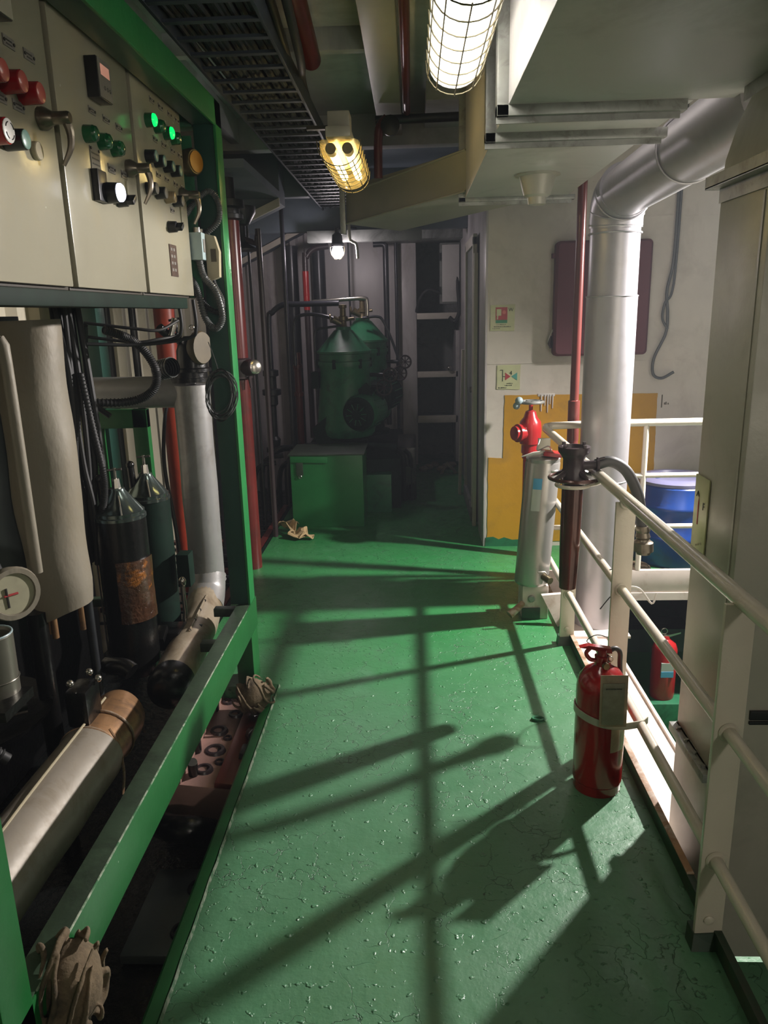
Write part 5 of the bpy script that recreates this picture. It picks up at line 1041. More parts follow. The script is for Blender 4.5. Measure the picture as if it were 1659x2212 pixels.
# ================================================================== ON THE FAR WALL
def wz(z): return 1.7+(z-1.7)*1.017
t = thing('maroon_box', 'maroon rounded box cover on the far wall behind the round duct', 'box', (1.28, YW, 1.38))
bm_pts = []
def rrect(x0, x1, z0, z1, r, n=6):
    out = []
    for cx, cz, a0 in ((x1-r, z1-r, 0), (x0+r, z1-r, PI/2), (x0+r, z0+r, PI), (x1-r, z0+r, 1.5*PI)):
        for k in range(n+1): a = a0+PI/2*k/n; out.append((cx+r*math.cos(a), cz+r*math.sin(a)))
    return out
q = MB()
q.rings([[(x, YW-0.001, z) for x, z in rrect(0.965, 1.600, 1.385, 2.135, 0.03)], [(x, YW-0.07, z) for x, z in rrect(0.965, 1.600, 1.385, 2.135, 0.03)], [(x, YW-0.085, z) for x, z in rrect(0.98, 1.585, 1.40, 2.12, 0.025)]]); q.obj('cover', 'maroon_cover', t)
q = MB(); q.tube([(0.955, YW-0.03, 1.52), (0.945, YW-0.04, 1.47), (0.955, YW-0.04, 1.44)], 0.010, 8, radii=[0.006, 0.014, 0.010]); q.obj('tie_knot', 'plum', t)
q = MB(); q.tube([(0.97, YW-0.03, 1.57), (0.94, YW-0.03, 1.50), (0.94, YW-0.03, 1.45)], 0.004, 6, smooth=3); q.obj('cord', 'white', t)
q = MB(); q.box(0.945, 0.967, YW-0.05, YW, 2.03, 2.06); q.obj('hinge', 'maroon_cover', t)
# signs
def sign(x0, x1, z0, z1, label, seed):
    t = thing('safety_sign', label, 'sign', ((x0+x1)/2, YW, z0))
    q = MB(); q.prism([(x, YW-0.0045, z) for x, z in ragged([(x0, z0+0.004), (x1, z0), (x1+0.002, z1), (x0+0.002, z1-0.003)], 0.003, 0.02, seed)], (0, 0.0042, 0)); q.obj('board', 'lum', t); return t
s1 = sign(0.540, 0.706, 1.560, 1.738, 'yellow-green hose sign with red and green square marked W, upper on wall', 1)
def flat(parent, name, poly, mat, y=YW-0.006): 
    q = MB(); q.prism([(x, y, z) for x, z in poly], (0, 0.0014, 0)); return q.obj(name, mat, parent)
flat(s1, 'red_field', [(0.576, 1.636), (0.656, 1.636), (0.656, 1.720), (0.576, 1.720)], 'sign_red')
flat(s1, 'green_band', [(0.576, 1.614), (0.656, 1.614), (0.656, 1.635), (0.576, 1.635)], 'sign_green')
flat(s1, 'hose_reel', [(0.582, 1.664), (0.614, 1.664), (0.614, 1.708), (0.582, 1.708)], 'lum', YW-0.0075)
flat(s1, 'hose_end', [(0.584, 1.640), (0.592, 1.640), (0.594, 1.664), (0.586, 1.664)], 'lum', YW-0.0075)
q = MB(); q.lathe((0.634, YW-0.0062, 1.686), [(0, 0.013), (0.001, 0.013)], (0, -1, 0), 14); q.obj('flame', 'red_cap', s1)
text_part('letter', 'W', 'ink', s1, basis((1, 0, 0), (0, 0, 1), (0.680, YW-0.0065, 1.702)), 0.034)
rr_ = random.Random(4)
for zz, n_, x0 in ((1.604, 8, 0.582), (1.590, 14, 0.565), (1.578, 6, 0.556)):
    q = MB()
    for k in range(n_): q.box(x0+k*0.0085, x0+k*0.0085+rr_.uniform(0.003, 0.007), YW-0.0062, YW-0.0045, zz-0.002, zz+rr_.uniform(0.001, 0.0035))
    q.obj('small_print', 'ink', s1)
s2_ = sign(0.590, 0.752, 1.158, 1.330, 'yellow-green valve sign with red and teal triangles, lower on wall', 4)
flat(s2_, 'red_triangle', [(0.648, 1.222), (0.648, 1.276), (0.686, 1.249)], 'sign_red')
flat(s2_, 'teal_triangle', [(0.732, 1.222), (0.732, 1.276), (0.690, 1.249)], 'sign_teal')
flat(s2_, 'valve_mark', [(0.628, 1.216), (0.633, 1.216), (0.633, 1.246), (0.648, 1.246), (0.648, 1.251), (0.633, 1.251), (0.633, 1.296), (0.612, 1.296), (0.612, 1.291), (0.628, 1.291)], 'coam')
text_part('number', '4', 'coam', s2_, basis((1, 0, 0), (0, 0, 1), (0.688, YW-0.0065, 1.272)), 0.040)
for zz, n_, x0 in ((1.200, 5, 0.660), (1.186, 6, 0.646), (1.170, 7, 0.602)):
    q = MB()
    for k in range(n_): q.box(x0+k*0.0085, x0+k*0.0085+rr_.uniform(0.003, 0.007), YW-0.0062, YW-0.0045, zz-0.002, zz+rr_.uniform(0.002, 0.005))
    q.obj('small_print', 'ink', s2_)
t = thing('safety_sign', 'yellow-green sign with red extinguisher and letter F on the grey duct box', 'sign', (0.898, 2.33, 0.92))
q = MB(); q.box(0.894, 0.8985, 2.275, 2.386, 0.918, 1.185, 0.0006); q.obj('board', 'lum', t)
q = MB(); q.lathe((0.893, 2.345, 1.03), [(0, 0.011), (0.07, 0.011), (0.085, 0.004), (0.095, 0.003)], seg=10, sq=0.3)
for v in q.bm.verts: v.co.x = 0.893+(v.co.x-0.893)*0.15
q.obj('red_symbol', 'sign_red', t)
q = MB(); q.tube([(0.8925, 2.345, 1.12), (0.8925, 2.355, 1.135), (0.8925, 2.365, 1.118)], 0.0015, 5); q.obj('hose_mark', 'ink', t)
text_part('letter', 'F', 'ink', t, basis((0, -1, 0), (0, 0, 1), (0.8932, 2.305, 1.095)), 0.034)
q = MB()
for k in range(5): q.box(0.8932, 0.8942, 2.30+k*0.010, 2.306+k*0.010, 0.975-0.004*k, 0.981-0.004*k)
q.obj('small_print', 'beige_plastic', t)
# stencilled wall scribble
q = MB()
for k, (x, z, h_) in enumerate(((1.745, 1.01, 0.09), (1.765, 1.03, 0.015), (1.775, 1.03, 0.02), (1.79, 1.03, 0.012))): q.box(x, x+0.008, YW-0.002, YW-0.0005, z, z+h_)
q.obj('scribble', 'cream_edge', wall_far)
# hydrant
t = thing('fire_hydrant', 'red fire hydrant valve standing before the yellow wall patch', 'hydrant', (0.83, 5.22, 0.0))
hx, hy = 0.800, 5.20
q = MB(); q.lathe((hx, hy, 0.0), [(0, 0.058), (0.02, 0.058), (0.025, 0.046), (0.70, 0.046), (0.705, 0.052), (0.74, 0.053), (0.745, 0.060), (0.80, 0.060), (0.81, 0.072), (0.90, 0.078), (0.96, 0.072), (0.99, 0.048), (1.03, 0.035), (1.04, 0.014), (1.09, 0.014)], seg=26); q.obj('body', 'hydrant', t)
q = MB(); q.lathe((hx-0.03, hy-0.02, 0.885), [(0, 0.048), (0.05, 0.050), (0.055, 0.062), (0.075, 0.062), (0.08, 0.048), (0.10, 0.048), (0.102, 0.034), (0.09, 0.001)], (-0.85, -0.45, 0.05), 24); q.obj('outlet', 'hydrant', t)
q = MB(); q.torus((hx+0.005, hy, 1.092), (0, 0, 1), 0.075, 0.011, 26, 8)
for k in range(2): 
    a = k*PI/2+0.4; q.tube([(hx-0.075*math.cos(a), hy-0.075*math.sin(a), 1.092), (hx+0.075*math.cos(a), hy+0.075*math.sin(a), 1.092)], 0.008, 6)
q.obj('hand_wheel', 'galv', t)
q = MB(); q.sphere((hx-0.085, hy-0.03, 1.105), 0.028, 12); q.sphere((hx-0.10, hy-0.02, 1.07), 0.025, 12); q.obj('wheel_grip', 'lightblue', t)
# red standing pipe
t = thing('standing_pipe', 'tall glossy maroon pipe in front of the maroon box, left of the round duct', 'pipe', (0.99, 4.72, -0.1))
q = MB(); q.cyl((0.99, 4.72, 0.0), (0.99, 4.72, 3.25), 0.027, seg=20); q.obj('pipe', 'maroonpipe', t)
q = MB(); q.lathe((0.99, 4.72, 0.85), [(0, 0.028), (0.004, 0.036), (0.03, 0.036), (0.05, 0.032), (0.06, 0.036), (0.30, 0.036), (0.305, 0.028)], seg=20); q.obj('sleeve', 'maroonpipe', t)
# slanting grey conduit on the wall and hanging wires
hose('conduit', [(1.70, YW-0.03, 2.62), (1.62, YW-0.03, 2.48), (1.52, YW-0.03, 2.34), (1.44, YW-0.03, 2.24)], 0.018, 'duct', 'pale grey conduit slanting behind the elbow of the round duct', 'conduit')
hose('hanging_wire', [(1.76, YW-0.03, 3.0), (1.757, YW-0.03, 2.4), (1.75, YW-0.04, 2.0), (1.72, YW-0.04, 1.80), (1.735, YW-0.04, 1.65), (1.73, YW-0.04, 1.52), (1.66, YW-0.05, 1.36), (1.66, YW-0.05, 1.25), (1.72, YW-0.05, 1.22), (1.80, YW-0.05, 1.26)], 0.010, 'greycable', 'dark wire looping down the far wall beside the grey duct box, longer one', 'wire')
hose('hanging_wire', [(1.775, YW-0.03, 3.0), (1.772, YW-0.03, 2.1), (1.755, YW-0.04, 1.8), (1.71, YW-0.045, 1.72), (1.70, YW-0.045, 1.62), (1.74, YW-0.045, 1.55)], 0.008, 'greycable', 'second shorter dark wire beside the long looping wire on the far wall', 'wire')

# ================================================================== RAILING
RX = 0.785
t = thing('railing', 'cream painted pipe railing along the right edge of the walkway', 'railing', (RX, 3.0, 0.0))
def post(y, z0=0.0, z1=1.0):
    q = MB(); q.box(RX-0.037, RX+0.037, y-0.008, y+0.008, z0, z1, 0.003); p = q.obj('post', 'rail', t)
    q = MB(); q.lathe((RX-0.002, y-0.008, 0.085), [(0, 0.014), (0.004, 0.014), (0.007, 0.009), (0.0075, 0.001)], (0, -1, 0), 14); q.obj('bolt', 'rail', p); return p
post(1.745); post(2.76); post(3.70, 0.0, 1.0); post(4.55, 0.0, 0.95); post(0.55)
for z, r_, nm in ((1.013, 0.0225, 'top_rail'), (0.655, 0.0175, 'middle_rail'), (0.275, 0.0175, 'lower_rail')):
    if nm == 'top_rail':
        q = MB(); q.tube([(RX, 0.0, z), (RX, 1.6, z), (RX, 3.0, z), (RX, 4.50, z), (RX+0.012, 4.57, z+0.001), (RX+0.05, 4.60, z+0.003), (1.2, 4.6, z+0.012), (3.9, 4.6, z+0.015)], r_, 18)
    else: q = MB(); q.tube([(RX, 0.0, z-0.005), (RX, 4.58, z+0.01)], r_, 16)
    q.obj(nm, 'rail', t)
for z in (0.70, 0.375):
    q = MB(); q.tube([(RX, 4.60, z), (3.9, 4.60, z)], 0.016, 14); q.obj('cross_rail', 'rail', t)
for x in (1.405, 2.6, 3.6):
    q = MB(); q.cyl((x, 4.60, 0.09), (x, 4.60, 1.02), 0.017, seg=14); q.obj('stanchion', 'rail', t)
for y, z in ((1.745, 0.655), (1.745, 0.275), (2.76, 0.655), (2.76, 0.275), (3.70, 0.275), (2.76, 1.0)):
    q = MB(); q.torus((RX, y-0.010, z), (0, 1, 0), 0.021, 0.006, 20, 6); q.obj('weld_bead', 'rail', t)
# bare tack-welded foot plates of the posts
for y in (1.745, 3.70):
    q = MB(); q.prism([(RX-0.05, y-0.03, 0.0), (RX+0.04, y-0.03, 0.0), (RX+0.038, y-0.012, 0.045), (RX-0.040, y-0.012, 0.04)], (0, 0.05, 0)); q.obj('foot_plate', 'coam', t)
hose('tie_wire', [(RX-0.02, 2.86, 0.70), (RX+0.015, 2.84, 0.71), (RX+0.03, 2.83, 0.63), (RX+0.0, 2.82, 0.60), (RX-0.03, 2.78, 0.62), (RX-0.09, 2.70, 0.60)], 0.0022, 'dark', 'thin dark wire twisted round the middle rail at the second post', 'wire', 5)
hose('tie_wire', [(RX+0.03, 2.86, 0.63), (RX+0.10, 2.86, 0.62), (RX+0.15, 2.85, 0.56), (RX+0.17, 2.86, 0.60)], 0.004, 'white', 'pale wire tail sticking out right of the second post', 'wire', 5)
hose('tie_wire', [(RX+0.04, 2.98, 0.35), (RX-0.02, 3.0, 0.36), (RX-0.05, 3.05, 0.31), (RX-0.005, 3.1, 0.265)], 0.002, 'dark', 'thin wire looping over the lower rail between the posts', 'wire', 5)

# nozzle hung on the inner side of the rail
nx, ny = 0.680, 3.20
t = thing('foam_nozzle', 'dark brown branch pipe nozzle with ring handle hooked on the railing', 'nozzle', (nx, ny, 0.50))
q = MB(); q.lathe((nx-0.006, ny, 0.50), [(0, 0.036), (0.05, 0.039), (0.18, 0.043), (0.45, 0.0455), (0.47, 0.0455)], (0.012, 0, 1), 28); q.obj('barrel', 'bronze', t)
q = MB(); q.lathe((nx, ny, 0.965), [(0, 0.036), (0.018, 0.040), (0.027, 0.054), (0.054, 0.052), (0.076, 0.045), (0.116, 0.045), (0.134, 0.055), (0.147, 0.066), (0.17, 0.068), (0.172, 0.052), (0.152, 0.045), (0.15, 0.001)], seg=28); q.obj('head', 'plum', t)
q = MB(); q.torus((nx+0.004, ny, 1.000), (0, 0, 1), 0.104, 0.008, 34, 8); q.obj('ring_handle', 'bronze', t)
for k in range(4):
    a = k*PI/2+0.5; q = MB(); q.tube([(nx+0.040*math.cos(a), ny+0.040*math.sin(a), 1.025), (nx+0.102*math.cos(a), ny+0.102*math.sin(a), 1.002)], 0.010, 6, radii=[0.014, 0.007]); q.obj('spoke', 'plum', t)
for a in (0.6, 2.2, 3.8, 5.3):
    q = MB(); q.box(nx+0.059*math.cos(a)-0.007, nx+0.059*math.cos(a)+0.007, ny+0.059*math.sin(a)-0.007, ny+0.059*math.sin(a)+0.007, 1.13, 1.148, 0.002); q.obj('lug', 'plum', t)
q = MB(); q.lathe((nx+0.036, ny-0.01, 1.055), [(0, 0.021), (0.055, 0.021), (0.057, 0.030), (0.068, 0.030)], (1, -0.1, 0), 16); sp = q.obj('side_port', 'plum', t)
q = MB(); q.tube([(nx+0.095, ny-0.02, 1.09), (nx+0.10, ny-0.02, 1.025)], 0.0055, 6); q.tube([(nx+0.10, ny-0.02, 1.082), (nx+0.125, ny-0.022, 1.088)], 0.0045, 6); q.obj('tee_handle', 'plum', sp)
q = MB(); q.torus((nx, ny, 0.968), (0, 0, 1), 0.070, 0.008, 30, 8, 0.9); q.tube([(nx+0.065, ny-0.02, 0.970), (nx+0.09, ny-0.06, 0.985), (RX-0.005, ny-0.09, 1.0)], 0.008, 6); tag(q.obj('hook_ring', 'rail'), 'cream welded ring holding the brown nozzle on the railing', 'ring')
t = thing('suction_hose', 'thick black hose arching from the nozzle over the railing with a brass coupling', 'hose', (0.95, 3.2, 0.6))
q = MB(); q.tube([(0.775, 3.20, 1.055), (0.84, 3.21, 1.065), (0.91, 3.22, 1.02), (0.965, 3.23, 0.92), (0.99, 3.24, 0.82), (1.00, 3.24, 0.74)], 0.024, 16, smooth=6); q.obj('hose', 'rubber', t)
q = MB(); q.lathe((1.000, 3.24, 0.77), [(0, 0.028), (0.02, 0.032), (0.03, 0.027), (0.05, 0.033), (0.06, 0.028), (0.07, 0.034), (0.075, 0.044), (0.115, 0.044), (0.117, 0.032), (0.13, 0.030)], (0.08, 0, -1), 20); q.obj('coupling', 'handle', t)
# stainless drum
t = thing('foam_tank', 'tall stainless steel cylinder leaning inside the railing beyond the nozzle', 'tank', (0.68, 4.15, 0.18))
ax = Vector((0.065, 0.0, 1)).normalized(); p0 = Vector((0.655, 4.08, 0.205))
q = MB(); q.lathe(p0, [(0, 0.088), (0.01, 0.0935), (0.02, 0.095), (0.69, 0.0935), (0.70, 0.090), (0.712, 0.06), (0.713, 0.001)], ax, 36); q.obj('shell', 'steel', t)
q = MB(); q.lathe(p0+ax*0.70, [(0, 0.091), (0.018, 0.093), (0.028, 0.08), (0.029, 0.001)], ax, 30); 
for v in q.bm.verts: pass
q.obj('lid', 'steel', t)
def onshell(a, h, rr=0.0962): return p0 + ax*h + Vector((math.cos(a), math.sin(a), 0))*rr
q = MB(); rr = []
for h in (0.44, 0.50, 0.56, 0.62):
    rr.append([onshell(-2.18+k*0.10, h) for k in range(6)]+[onshell(-2.18+k*0.10, h, 0.0940) for k in range(5, -1, -1)])
q.rings(rr[:3]); q.obj('sticker', 'paper', t, label='white sticker'); q = MB(); q.rings([[Vector(p)+Vector((0, -0.0004, 0)) for p in r_] for r_ in rr[2:]]); q.obj('sticker_band', 'skyblue', t, label='blue top of the sticker')
q = MB(); q.tube([onshell(-1.5, 0.10, 0.12), onshell(-1.2, 0.10, 0.125), onshell(-1.05, 0.08, 0.13)], 0.006, 6); q.obj('tap_lever', 'chrome', t)
q = MB(); q.cyl(onshell(-1.0, 0.06, 0.09), onshell(-1.0, 0.05, 0.15), 0.02); q.obj('tap', 'brass', t)
q = MB(); q.tube([onshell(-1.3, 0.66, 0.108), onshell(-1.15, 0.66, 0.112), onshell(-0.95, 0.66, 0.108)], 0.007, 6); q.obj('clasp', 'chrome', t)
t = thing('red_scoop', 'red plastic lid with thin white handle lying on the steel cylinder', 'tool', (0.74, 4.08, 0.915))
q = MB(); q.box(0.69, 0.79, 4.00, 4.10, 0.937, 0.960, 0.006, rot=Matrix.Rotation(0.12, 3, 'Y')); q.obj('head', 'hydrant', t)
q = MB(); q.tube([(0.70, 4.03, 0.957), (0.64, 4.03, 0.954), (0.575, 4.03, 0.937)], 0.006, 8, radii=[0.013, 0.009, 0.002]); q.obj('handle', 'white', t)
hose('cord', [(0.70, 4.2, 1.0), (0.68, 4.15, 0.95), (0.73, 4.1, 0.98), (0.75, 4.12, 0.945), (0.70, 4.1, 0.945)], 0.004, 'white', 'white cord looped above the steel cylinder', 'cord', 6)
t = thing('support_block', 'cream bolted bracket with dark green paint under the steel cylinder', 'bracket', (0.68, 4.1, 0))
q = MB(); q.box(0.60, 0.745, 4.03, 4.20, 0.0, 0.20, 0.006); q.obj('block', 'rail_bare', t)
q = MB(); q.box(0.597, 0.70, 4.02, 4.03, 0.0, 0.07, 0.002); q.obj('foot', 'coam', t)
q = MB(); q.lathe((0.65, 4.03, 0.125), [(0, 0.02), (0.01, 0.02), (0.014, 0.015)], (0, -1, 0), 12); q.obj('bolt', 'galv', t)
q = MB(); q.tube([(0.60, 4.02, 0.10), (0.56, 3.98, 0.08), (0.52, 3.96, 0.055)], 0.018, 10, radii=[0.018, 0.020, 0.024]); q.obj('lever', 'rusty', t)
q = MB(); q.prism([(0.70, 3.98, 0.16), (0.83, 3.98, 0.17), (0.86, 3.92, 0.02), (0.78, 3.92, 0.0)], (0, 0.03, 0)); q.obj('web_plate', 'rail_bare', t)
# fire extinguisher at the railing
ex, ey = 0.655, 2.470
t = thing('fire_extinguisher', 'red fire extinguisher with laminated tag strapped to the cream railing', 'extinguisher', (ex, ey, 0.0))
q = MB(); q.lathe((ex, ey, 0.0), [(0.0, 0.078), (0.004, 0.082), (0.035, 0.083), (0.040, 0.087), (0.40, 0.0875), (0.435, 0.080), (0.462, 0.062), (0.478, 0.038), (0.485, 0.028), (0.50, 0.026), (0.501, 0.001)], seg=44); q.obj('cylinder', 'ext_red', t)
q = MB(); q.lathe((ex, ey, 0.0), [(0.0, 0.0835), (0.034, 0.0842), (0.0345, 0.0836)], seg=44); q.obj('foot_ring', 'ext_red', t)
q = MB(); q.lathe((ex-0.004, ey, 0.498), [(0, 0.024), (0.02, 0.026), (0.022, 0.018), (0.045, 0.018)], seg=16); hd = q.obj('valve_head', 'ext_red', t)
q = MB(); q.prism([(ex-0.085, ey-0.012, 0.553), (ex-0.055, ey-0.012, 0.561), (ex+0.025, ey-0.012, 0.548), (ex+0.028, ey-0.012, 0.530), (ex-0.01, ey-0.012, 0.536), (ex-0.05, ey-0.012, 0.548)], (0, 0.024, 0)); q.obj('lever', 'ext_red', hd)
q = MB(); q.tube([(ex-0.045, ey, 0.549), (ex-0.060, ey, 0.528), (ex-0.045, ey, 0.505), (ex-0.02, ey, 0.500)], 0.0075, 10, smooth=4); q.obj('carry_handle', 'ext_red', hd)
q = MB(); q.torus((ex+0.018, ey-0.018, 0.512), (0.2, 1, 0), 0.011, 0.002, 14, 5); q.obj('safety_ring', 'chrome', hd)
q = MB(); q.tube([(ex+0.018, ey+0.01, 0.528), (ex+0.045, ey+0.02, 0.536), (ex+0.066, ey+0.03, 0.515), (ex+0.074, ey+0.05, 0.46), (ex+0.085, ey+0.06, 0.35), (ex+0.085, ey+0.065, 0.15)], 0.009, 10, smooth=5); q.obj('hose', 'rubber', t)
q = MB(); q.lathe((ex, ey-0.03, 0.495), [(0, 0.012), (0.012, 0.012)], (0.3, -1, 0), 12); q.obj('pin_knob', 'brass', hd)
def onext(a, z, rr): return Vector((ex+rr*math.cos(a), ey+rr*math.sin(a), z))
q = MB(); q.box(ex-0.022, ex+0.052, ey-0.107, ey-0.102, 0.310, 0.462, 0.0012, rot=Matrix.Rotation(-0.05, 3, 'X'))
tg = q.obj('tag', 'tag', t, label='faded laminated tag')
q = MB(); q.box(ex-0.030, ex+0.064, ey-0.1005, ey-0.099, 0.300, 0.490, 0.0006, rot=Matrix.Rotation(-0.05, 3, 'X')); q.obj('tag_pouch', 'tag_pale', t)
q = MB(); rr_ = random.Random(9)
for k in range(11): q.box(ex-0.012+k*0.005, ex-0.0095+k*0.005, ey-0.1082, ey-0.1072, 0.442, 0.446)
q.obj('small_print', 'ink', tg)
q = MB(); rr = []
for z in (0.185, 0.22, 0.26, 0.305): rr.append([onext(-1.35+k*0.14, z, 0.0892) for k in range(6)]+[onext(-1.35+k*0.14, z, 0.0880) for k in range(5, -1, -1)])
q.rings(rr); q.obj('label', 'tag_pale', t, label='yellowed paper label')
q = MB()
def band(pts, w2=0.013, th=0.002):
    rr = []
    P = [Vector(p) for p in pts]
    for i, p in enumerate(P):
        tt = (P[min(i+1, len(P)-1)]-P[max(i-1, 0)]).normalized(); nn = tt.cross(Vector((0, 0, 1))).normalized()
        rr.append([p+nn*th+Vector((0, 0, w2)), p-nn*th+Vector((0, 0, w2)), p-nn*th-Vector((0, 0, w2)), p+nn*th-Vector((0, 0, w2))])
    return rr
arc = [onext(1.1+(4.95-1.1)*k/22, 0.305+0.012*math.cos(1.1+(4.95-1.1)*k/22-PI)-0.03*max(0, (k-15)/7)*0.3, 0.0915) for k in range(23)]
q = MB(); q.rings(band(arc+[(ex+0.07, ey-0.082, 0.288), (RX+0.008, ey-0.055, 0.283), (RX+0.03, ey-0.03, 0.283)]))
tag(q.obj('clamp_band', 'strap'), 'flat cream steel band holding the extinguisher to the lower rail', 'strap')
# small ball of paint on the deck
q = MB(); q.torus((0.515, 2.93, 0.006), (0, 0, 1), 0.024, 0.006, 16, 6, 0.6); q.lathe((0.515, 2.93, 0.0), [(0, 0.022), (0.004, 0.018), (0.005, 0.001)], seg=14); tag(q.obj('paint_blob', 'green_machine'), 'small raised ring of hardened paint on the deck left of the extinguisher', 'paint')

# ================================================================== BEYOND THE RAILING
def drum(x, y, z, r, h, label):
    t = thing('plastic_drum', label, 'drum', (x, y, z))
    q = MB(); q.lathe((x, y, z), [(0, r*0.94), (0.02, r), (h*0.3, r), (h*0.32, r*1.03), (h*0.36, r*1.03), (h*0.38, r), (h*0.66, r), (h*0.68, r*1.03), (h*0.72, r*1.03), (h*0.74, r), (h*0.93, r*0.98), (h*0.97, r*0.90)], seg=36); q.obj('shell', 'blue', t)
    q = MB(); q.lathe((x, y, z+h*0.95), [(0, r*0.96), (0.02, r*0.97), (0.035, r*0.88), (0.037, r*0.70), (0.025, r*0.66), (0.03, r*0.2), (0.031, 0.001)], seg=36); l = q.obj('head', 'blue_pale', t)
    for s_ in (-1, 1):
        q = MB(); q.cyl((x+s_*r*0.55, y, z+h*0.97), (x+s_*r*0.55, y, z+h*0.97+0.035), 0.035, seg=14); q.obj('bung', 'blue', l)
drum(1.78, 5.10, 0.0, 0.26, 0.58, 'squat blue plastic drum behind the railing at the far wall')
q = MB(); q.tube([(1.60, 4.90, 0.50), (1.72, 4.86, 0.52), (1.84, 4.88, 0.50)], 0.03, 8); q.bm.free()
crumple('dark_bundle', (1.46, 4.78, 0.0), 0.09, 0.06, 0.04, 'rag', 'dark oily bundle on the deck at the foot of the blue drum', 'rag', 41)
t = thing('green_chest', 'bright green sloping-topped steel chest on the lower deck', 'chest', (1.85, 5.9, -1.2))
q = MB(); q.prism([(1.50, 5.60, -1.2), (2.15, 5.60, -1.2), (2.15, 5.60, -0.95), (1.50, 5.60, -0.80)], (0, 0.9, 0)); q.obj('body', 'green', t)
q = MB(); q.box(1.48, 2.17, 5.58, 6.52, -0.80, -0.78, 0.003, rot=Matrix.Rotation(0.22, 3, 'Y')); q.obj('lid', 'green', t)
crumple('blue_cloth', (1.38, 5.0, -0.79), 0.06, 0.06, 0.05, 'skyblue', 'crumpled light blue plastic bag on the lower deck behind the second post', 'bag', 50)
q = MB(); q.box(1.18, 1.48, 4.9, 5.3, -1.2, -0.80, 0.01); tag(q.obj('lower_plinth', 'green_dark'), 'dark green block on the lower deck under the blue bag', 'block')
t = thing('fire_extinguisher', 'second red fire extinguisher down on the lower deck, seen through the railing', 'extinguisher', (1.60, 4.60, -0.80))
x, y, z = 1.62, 4.62, -0.80
q = MB(); q.lathe((x, y, z), [(0, 0.075), (0.03, 0.08), (0.34, 0.08), (0.38, 0.066), (0.41, 0.03), (0.43, 0.026), (0.431, 0.001)], seg=30); q.obj('cylinder', 'hydrant', t)
q = MB(); q.lathe((x, y, z), [(0.18, 0.0808), (0.28, 0.0812)], seg=30, cap0=False, cap1=False); 
for v in list(q.bm.verts):
    if v.co.y > y-0.02 or abs(v.co.x-x) > 0.055: pass
q.bm.free()
q = MB(); q.prism([(x-0.04, y-0.0815, z+0.17), (x+0.04, y-0.0815, z+0.17), (x+0.04, y-0.0815, z+0.27), (x-0.04, y-0.0815, z+0.27)], (0, 0.012, 0)); q.obj('label', 'paper', t, label='white label with blue band')
q = MB(); q.box(x-0.04, x+0.04, y-0.0835, y-0.0815, z+0.17, z+0.21); q.obj('label_band', 'skyblue', t)
q = MB(); q.prism([(x-0.03, y-0.02, z+0.43), (x+0.09, y-0.02, z+0.46), (x+0.09, y-0.02, z+0.45), (x-0.03, y-0.02, z+0.41)], (0, 0.03, 0)); q.torus((x-0.01, y, z+0.46), (0, 1, 0), 0.02, 0.004, 12, 5); q.obj('lever', 'chrome', t)
q = MB(); q.box(1.5, 1.75, 4.5, 4.75, -1.2, -0.80, 0.01); tag(q.obj('lower_plinth', 'green_machine'), 'green stand on the lower deck carrying the second extinguisher', 'block')

# ================================================================== PIT SIDE: RAGS AND CASTING
t = thing('valve_casting', 'red-brown engine casting with studs and caps lying beside the walkway edge', 'casting', (-0.85, 2.95, -0.33))
CD = 0.065
R_ = Matrix.Rotation(0.12, 3, 'Y'); pv = (-0.86, 2.9, -0.10)
q = MB(); q.box(-1.00, -0.71, 2.55, 3.30, -0.330, -0.065, 0.012, rot=R_, piv=pv); bd = q.obj('body', 'block', t)
q = MB(); q.box(-1.00, -0.93, 2.55, 3.30, -0.065, -0.025, 0.006, rot=R_, piv=pv); q.obj('flange_strip', 'block', t)
q = MB(); q.box(-0.80, -0.72, 2.55, 3.30, -0.065, -0.040, 0.006, rot=R_, piv=pv); q.obj('flange_strip', 'maroonpipe', t)
def onb(x, y, z): return Vector(pv)+R_ @ (Vector((x, y, z))-Vector(pv))
for x, y, r_ in ((-0.87, 2.66, 0.034), (-0.86, 2.80, 0.040), (-0.88, 2.95, 0.036), (-0.84, 3.10, 0.030), (-0.90, 3.2, 0.024), (-0.82, 2.72, 0.02), (-0.83, 2.90, 0.018)):
    q = MB(); a = onb(x, y, -0.070); b2 = onb(x, y, -0.053); q.lathe(a, [(0, r_*1.2), (0.014, r_), (0.015, r_*0.7), (0.004, r_*0.65), (0.0035, 0.001)], b2-a, 14); q.obj('port', 'plum', bd)
for x, y in ((-0.93, 2.78), (-0.94, 3.12), (-0.90, 2.62)):
    q = MB(); a = onb(x, y, -0.06); q.tube([a, a+Vector((0.01, -0.03, 0.07))], 0.020, 12); k_ = q.obj('stud', 'black', t); q = MB(); q.lathe(a+Vector((0.01, -0.03, 0.07)), [(0, 0.020), (0.004, 0.019)], (0.14, -0.4, 0.9), 14); q.obj('cap', 'chrome', k_)
q = MB(); q.tube([onb(-0.74, 2.95, -0.10), onb(-0.72, 2.90, -0.03), onb(-0.70, 2.84, 0.0)], 0.030, 12, radii=[0.028, 0.032, 0.030]); q.box(-0.74, -0.68, 2.72, 2.80, -0.12, -0.03, 0.012, rot=R_); q.obj('side_valve', 'plum', t)
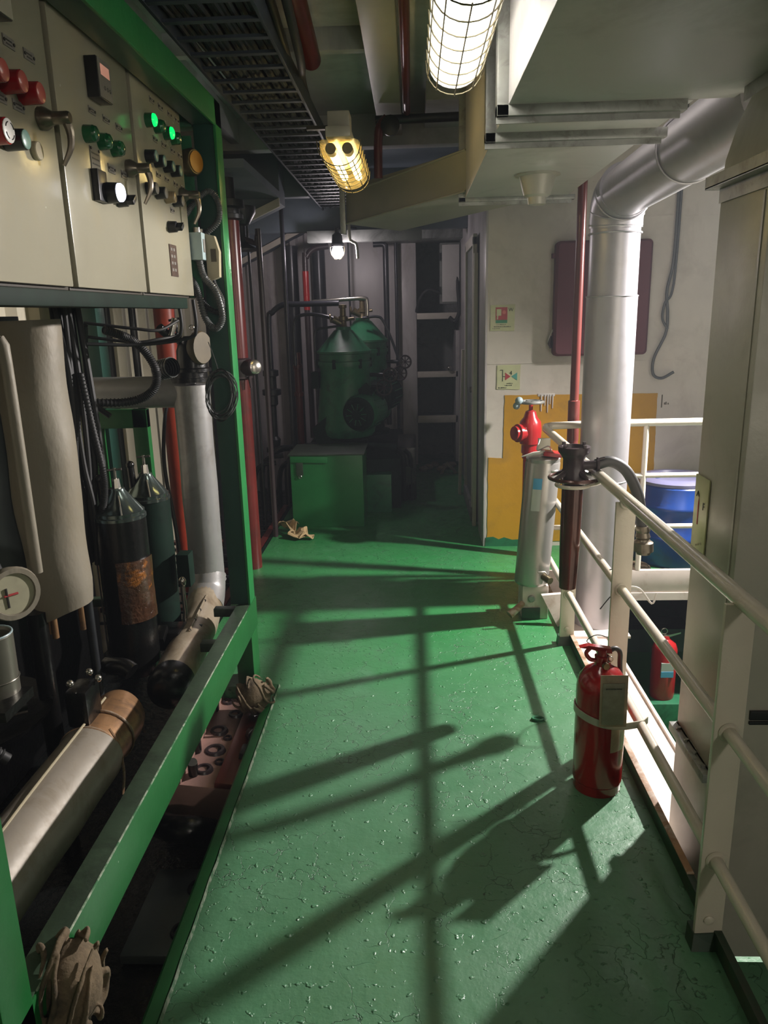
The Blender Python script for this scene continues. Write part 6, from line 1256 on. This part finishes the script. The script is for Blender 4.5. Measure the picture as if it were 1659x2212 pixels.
def rag(c, s3, A, nf, seed, label, voxel=0.005):
    rr = random.Random(seed); c = Vector(c); A = Vector(A).normalized(); U = A.orthogonal().normalized(); V = A.cross(U)
    q = MB(); q.sphere((0, 0, 0), 0.80, 24)
    for k in range(nf):
        h = -0.85+1.7*(k+rr.uniform(-0.25, 0.25))/(nf-1); R0 = math.sqrt(max(0.05, 1-h*h))*rr.uniform(0.86, 1.0)
        t0 = rr.uniform(0, 6.28); t1 = t0+rr.uniform(3.6, 6.0); tilt = rr.uniform(-0.35, 0.35); pts = []; n = 16
        for i in range(n+1):
            t = t0+(t1-t0)*i/n; w = noise.noise(Vector((t*0.9, k*1.7, seed)))
            pts.append(A*(h+tilt*math.cos(t)*0.5+0.22*w)+(U*math.cos(t)+V*math.sin(t))*(R0*(1+0.16*w)))
        m_ = rr.uniform(0.07, 0.12); q.tube(pts, m_, 7, smooth=2, radii=[m_*(0.35+0.65*math.sin(PI*i/n)**0.5) if 0 < i < n else m_*0.55 for i in range(n+1)])
    for v in q.bm.verts: v.co = Vector((v.co.x*s3[0], v.co.y*s3[1], v.co.z*s3[2])) + c
    o = q.obj('oily_rag', 'rag'); m = o.modifiers.new('r', 'REMESH'); m.mode = 'VOXEL'; m.voxel_size = voxel; m.use_smooth_shade = True
    m2 = o.modifiers.new('s', 'SMOOTH'); m2.factor = 0.5; m2.iterations = 2
    bpy.context.view_layer.update(); dg = bpy.context.evaluated_depsgraph_get()
    me = bpy.data.meshes.new_from_object(o.evaluated_get(dg)); o.modifiers.clear(); o.data = me
    for v in me.vertices: v.co += noise.noise_vector(v.co*16)*0.006
    return tag(o, label, 'rag')
rag((-0.735, 3.07, 0.045), (0.090, 0.105, 0.090), (0.75, 0.1, 0.45), 7, 8, 'brown crumpled rag stuffed at the walkway edge by the frame leg')
rag((-0.745, 1.285, 0.325), (0.070, 0.095, 0.120), (0.75, 0.25, -0.35), 9, 12, 'dark brown rag draped over the lower rail in the near left corner', 0.004)
t = thing('bilge_flange', 'grey bolted plate on the pit floor beside the walkway', 'plate', (-0.82, 2.2, -0.34))
q = MB(); q.box(-0.98, -0.72, 1.98, 2.38, -0.335, -0.30, 0.006); q.obj('plate', 'bluegrey', t)
for y in (2.08, 2.28):
    q = MB(); q.torus((-0.80, y, -0.298), (0, 0, 1), 0.035, 0.008, 20, 6); q.obj('ring', 'dark', t)
q = MB(); q.tube([(-1.00, 2.5, -0.20), (-0.92, 2.4, -0.14), (-0.84, 2.38, -0.13), (-0.78, 2.45, -0.2)], 0.05, 16, smooth=5); tag(q.obj('oily_hose', 'black'), 'shiny black curved hose in the pit before the red-brown casting', 'hose')

# ================================================================== LIGHT FITTINGS OUTSIDE THE PICTURE
t = thing('flood_lamp', 'flood lamp hanging over the open well on the right, outside the picture', 'lamp', FLOOD_POS)
q = MB(); q.lathe(Vector(FLOOD_POS)+Vector((0, 0, 0.22)), [(0, 0.10), (0.05, 0.10), (0.06, 0.03), (0.30, 0.02)], seg=20); q.obj('shade', 'dark', t)
spot_light('flood_light', FLOOD_POS, (0.25, 2.6, 0.0), FLOOD_W, 0.055, (1.0, 0.94, 0.90), 128, 0.75, t)
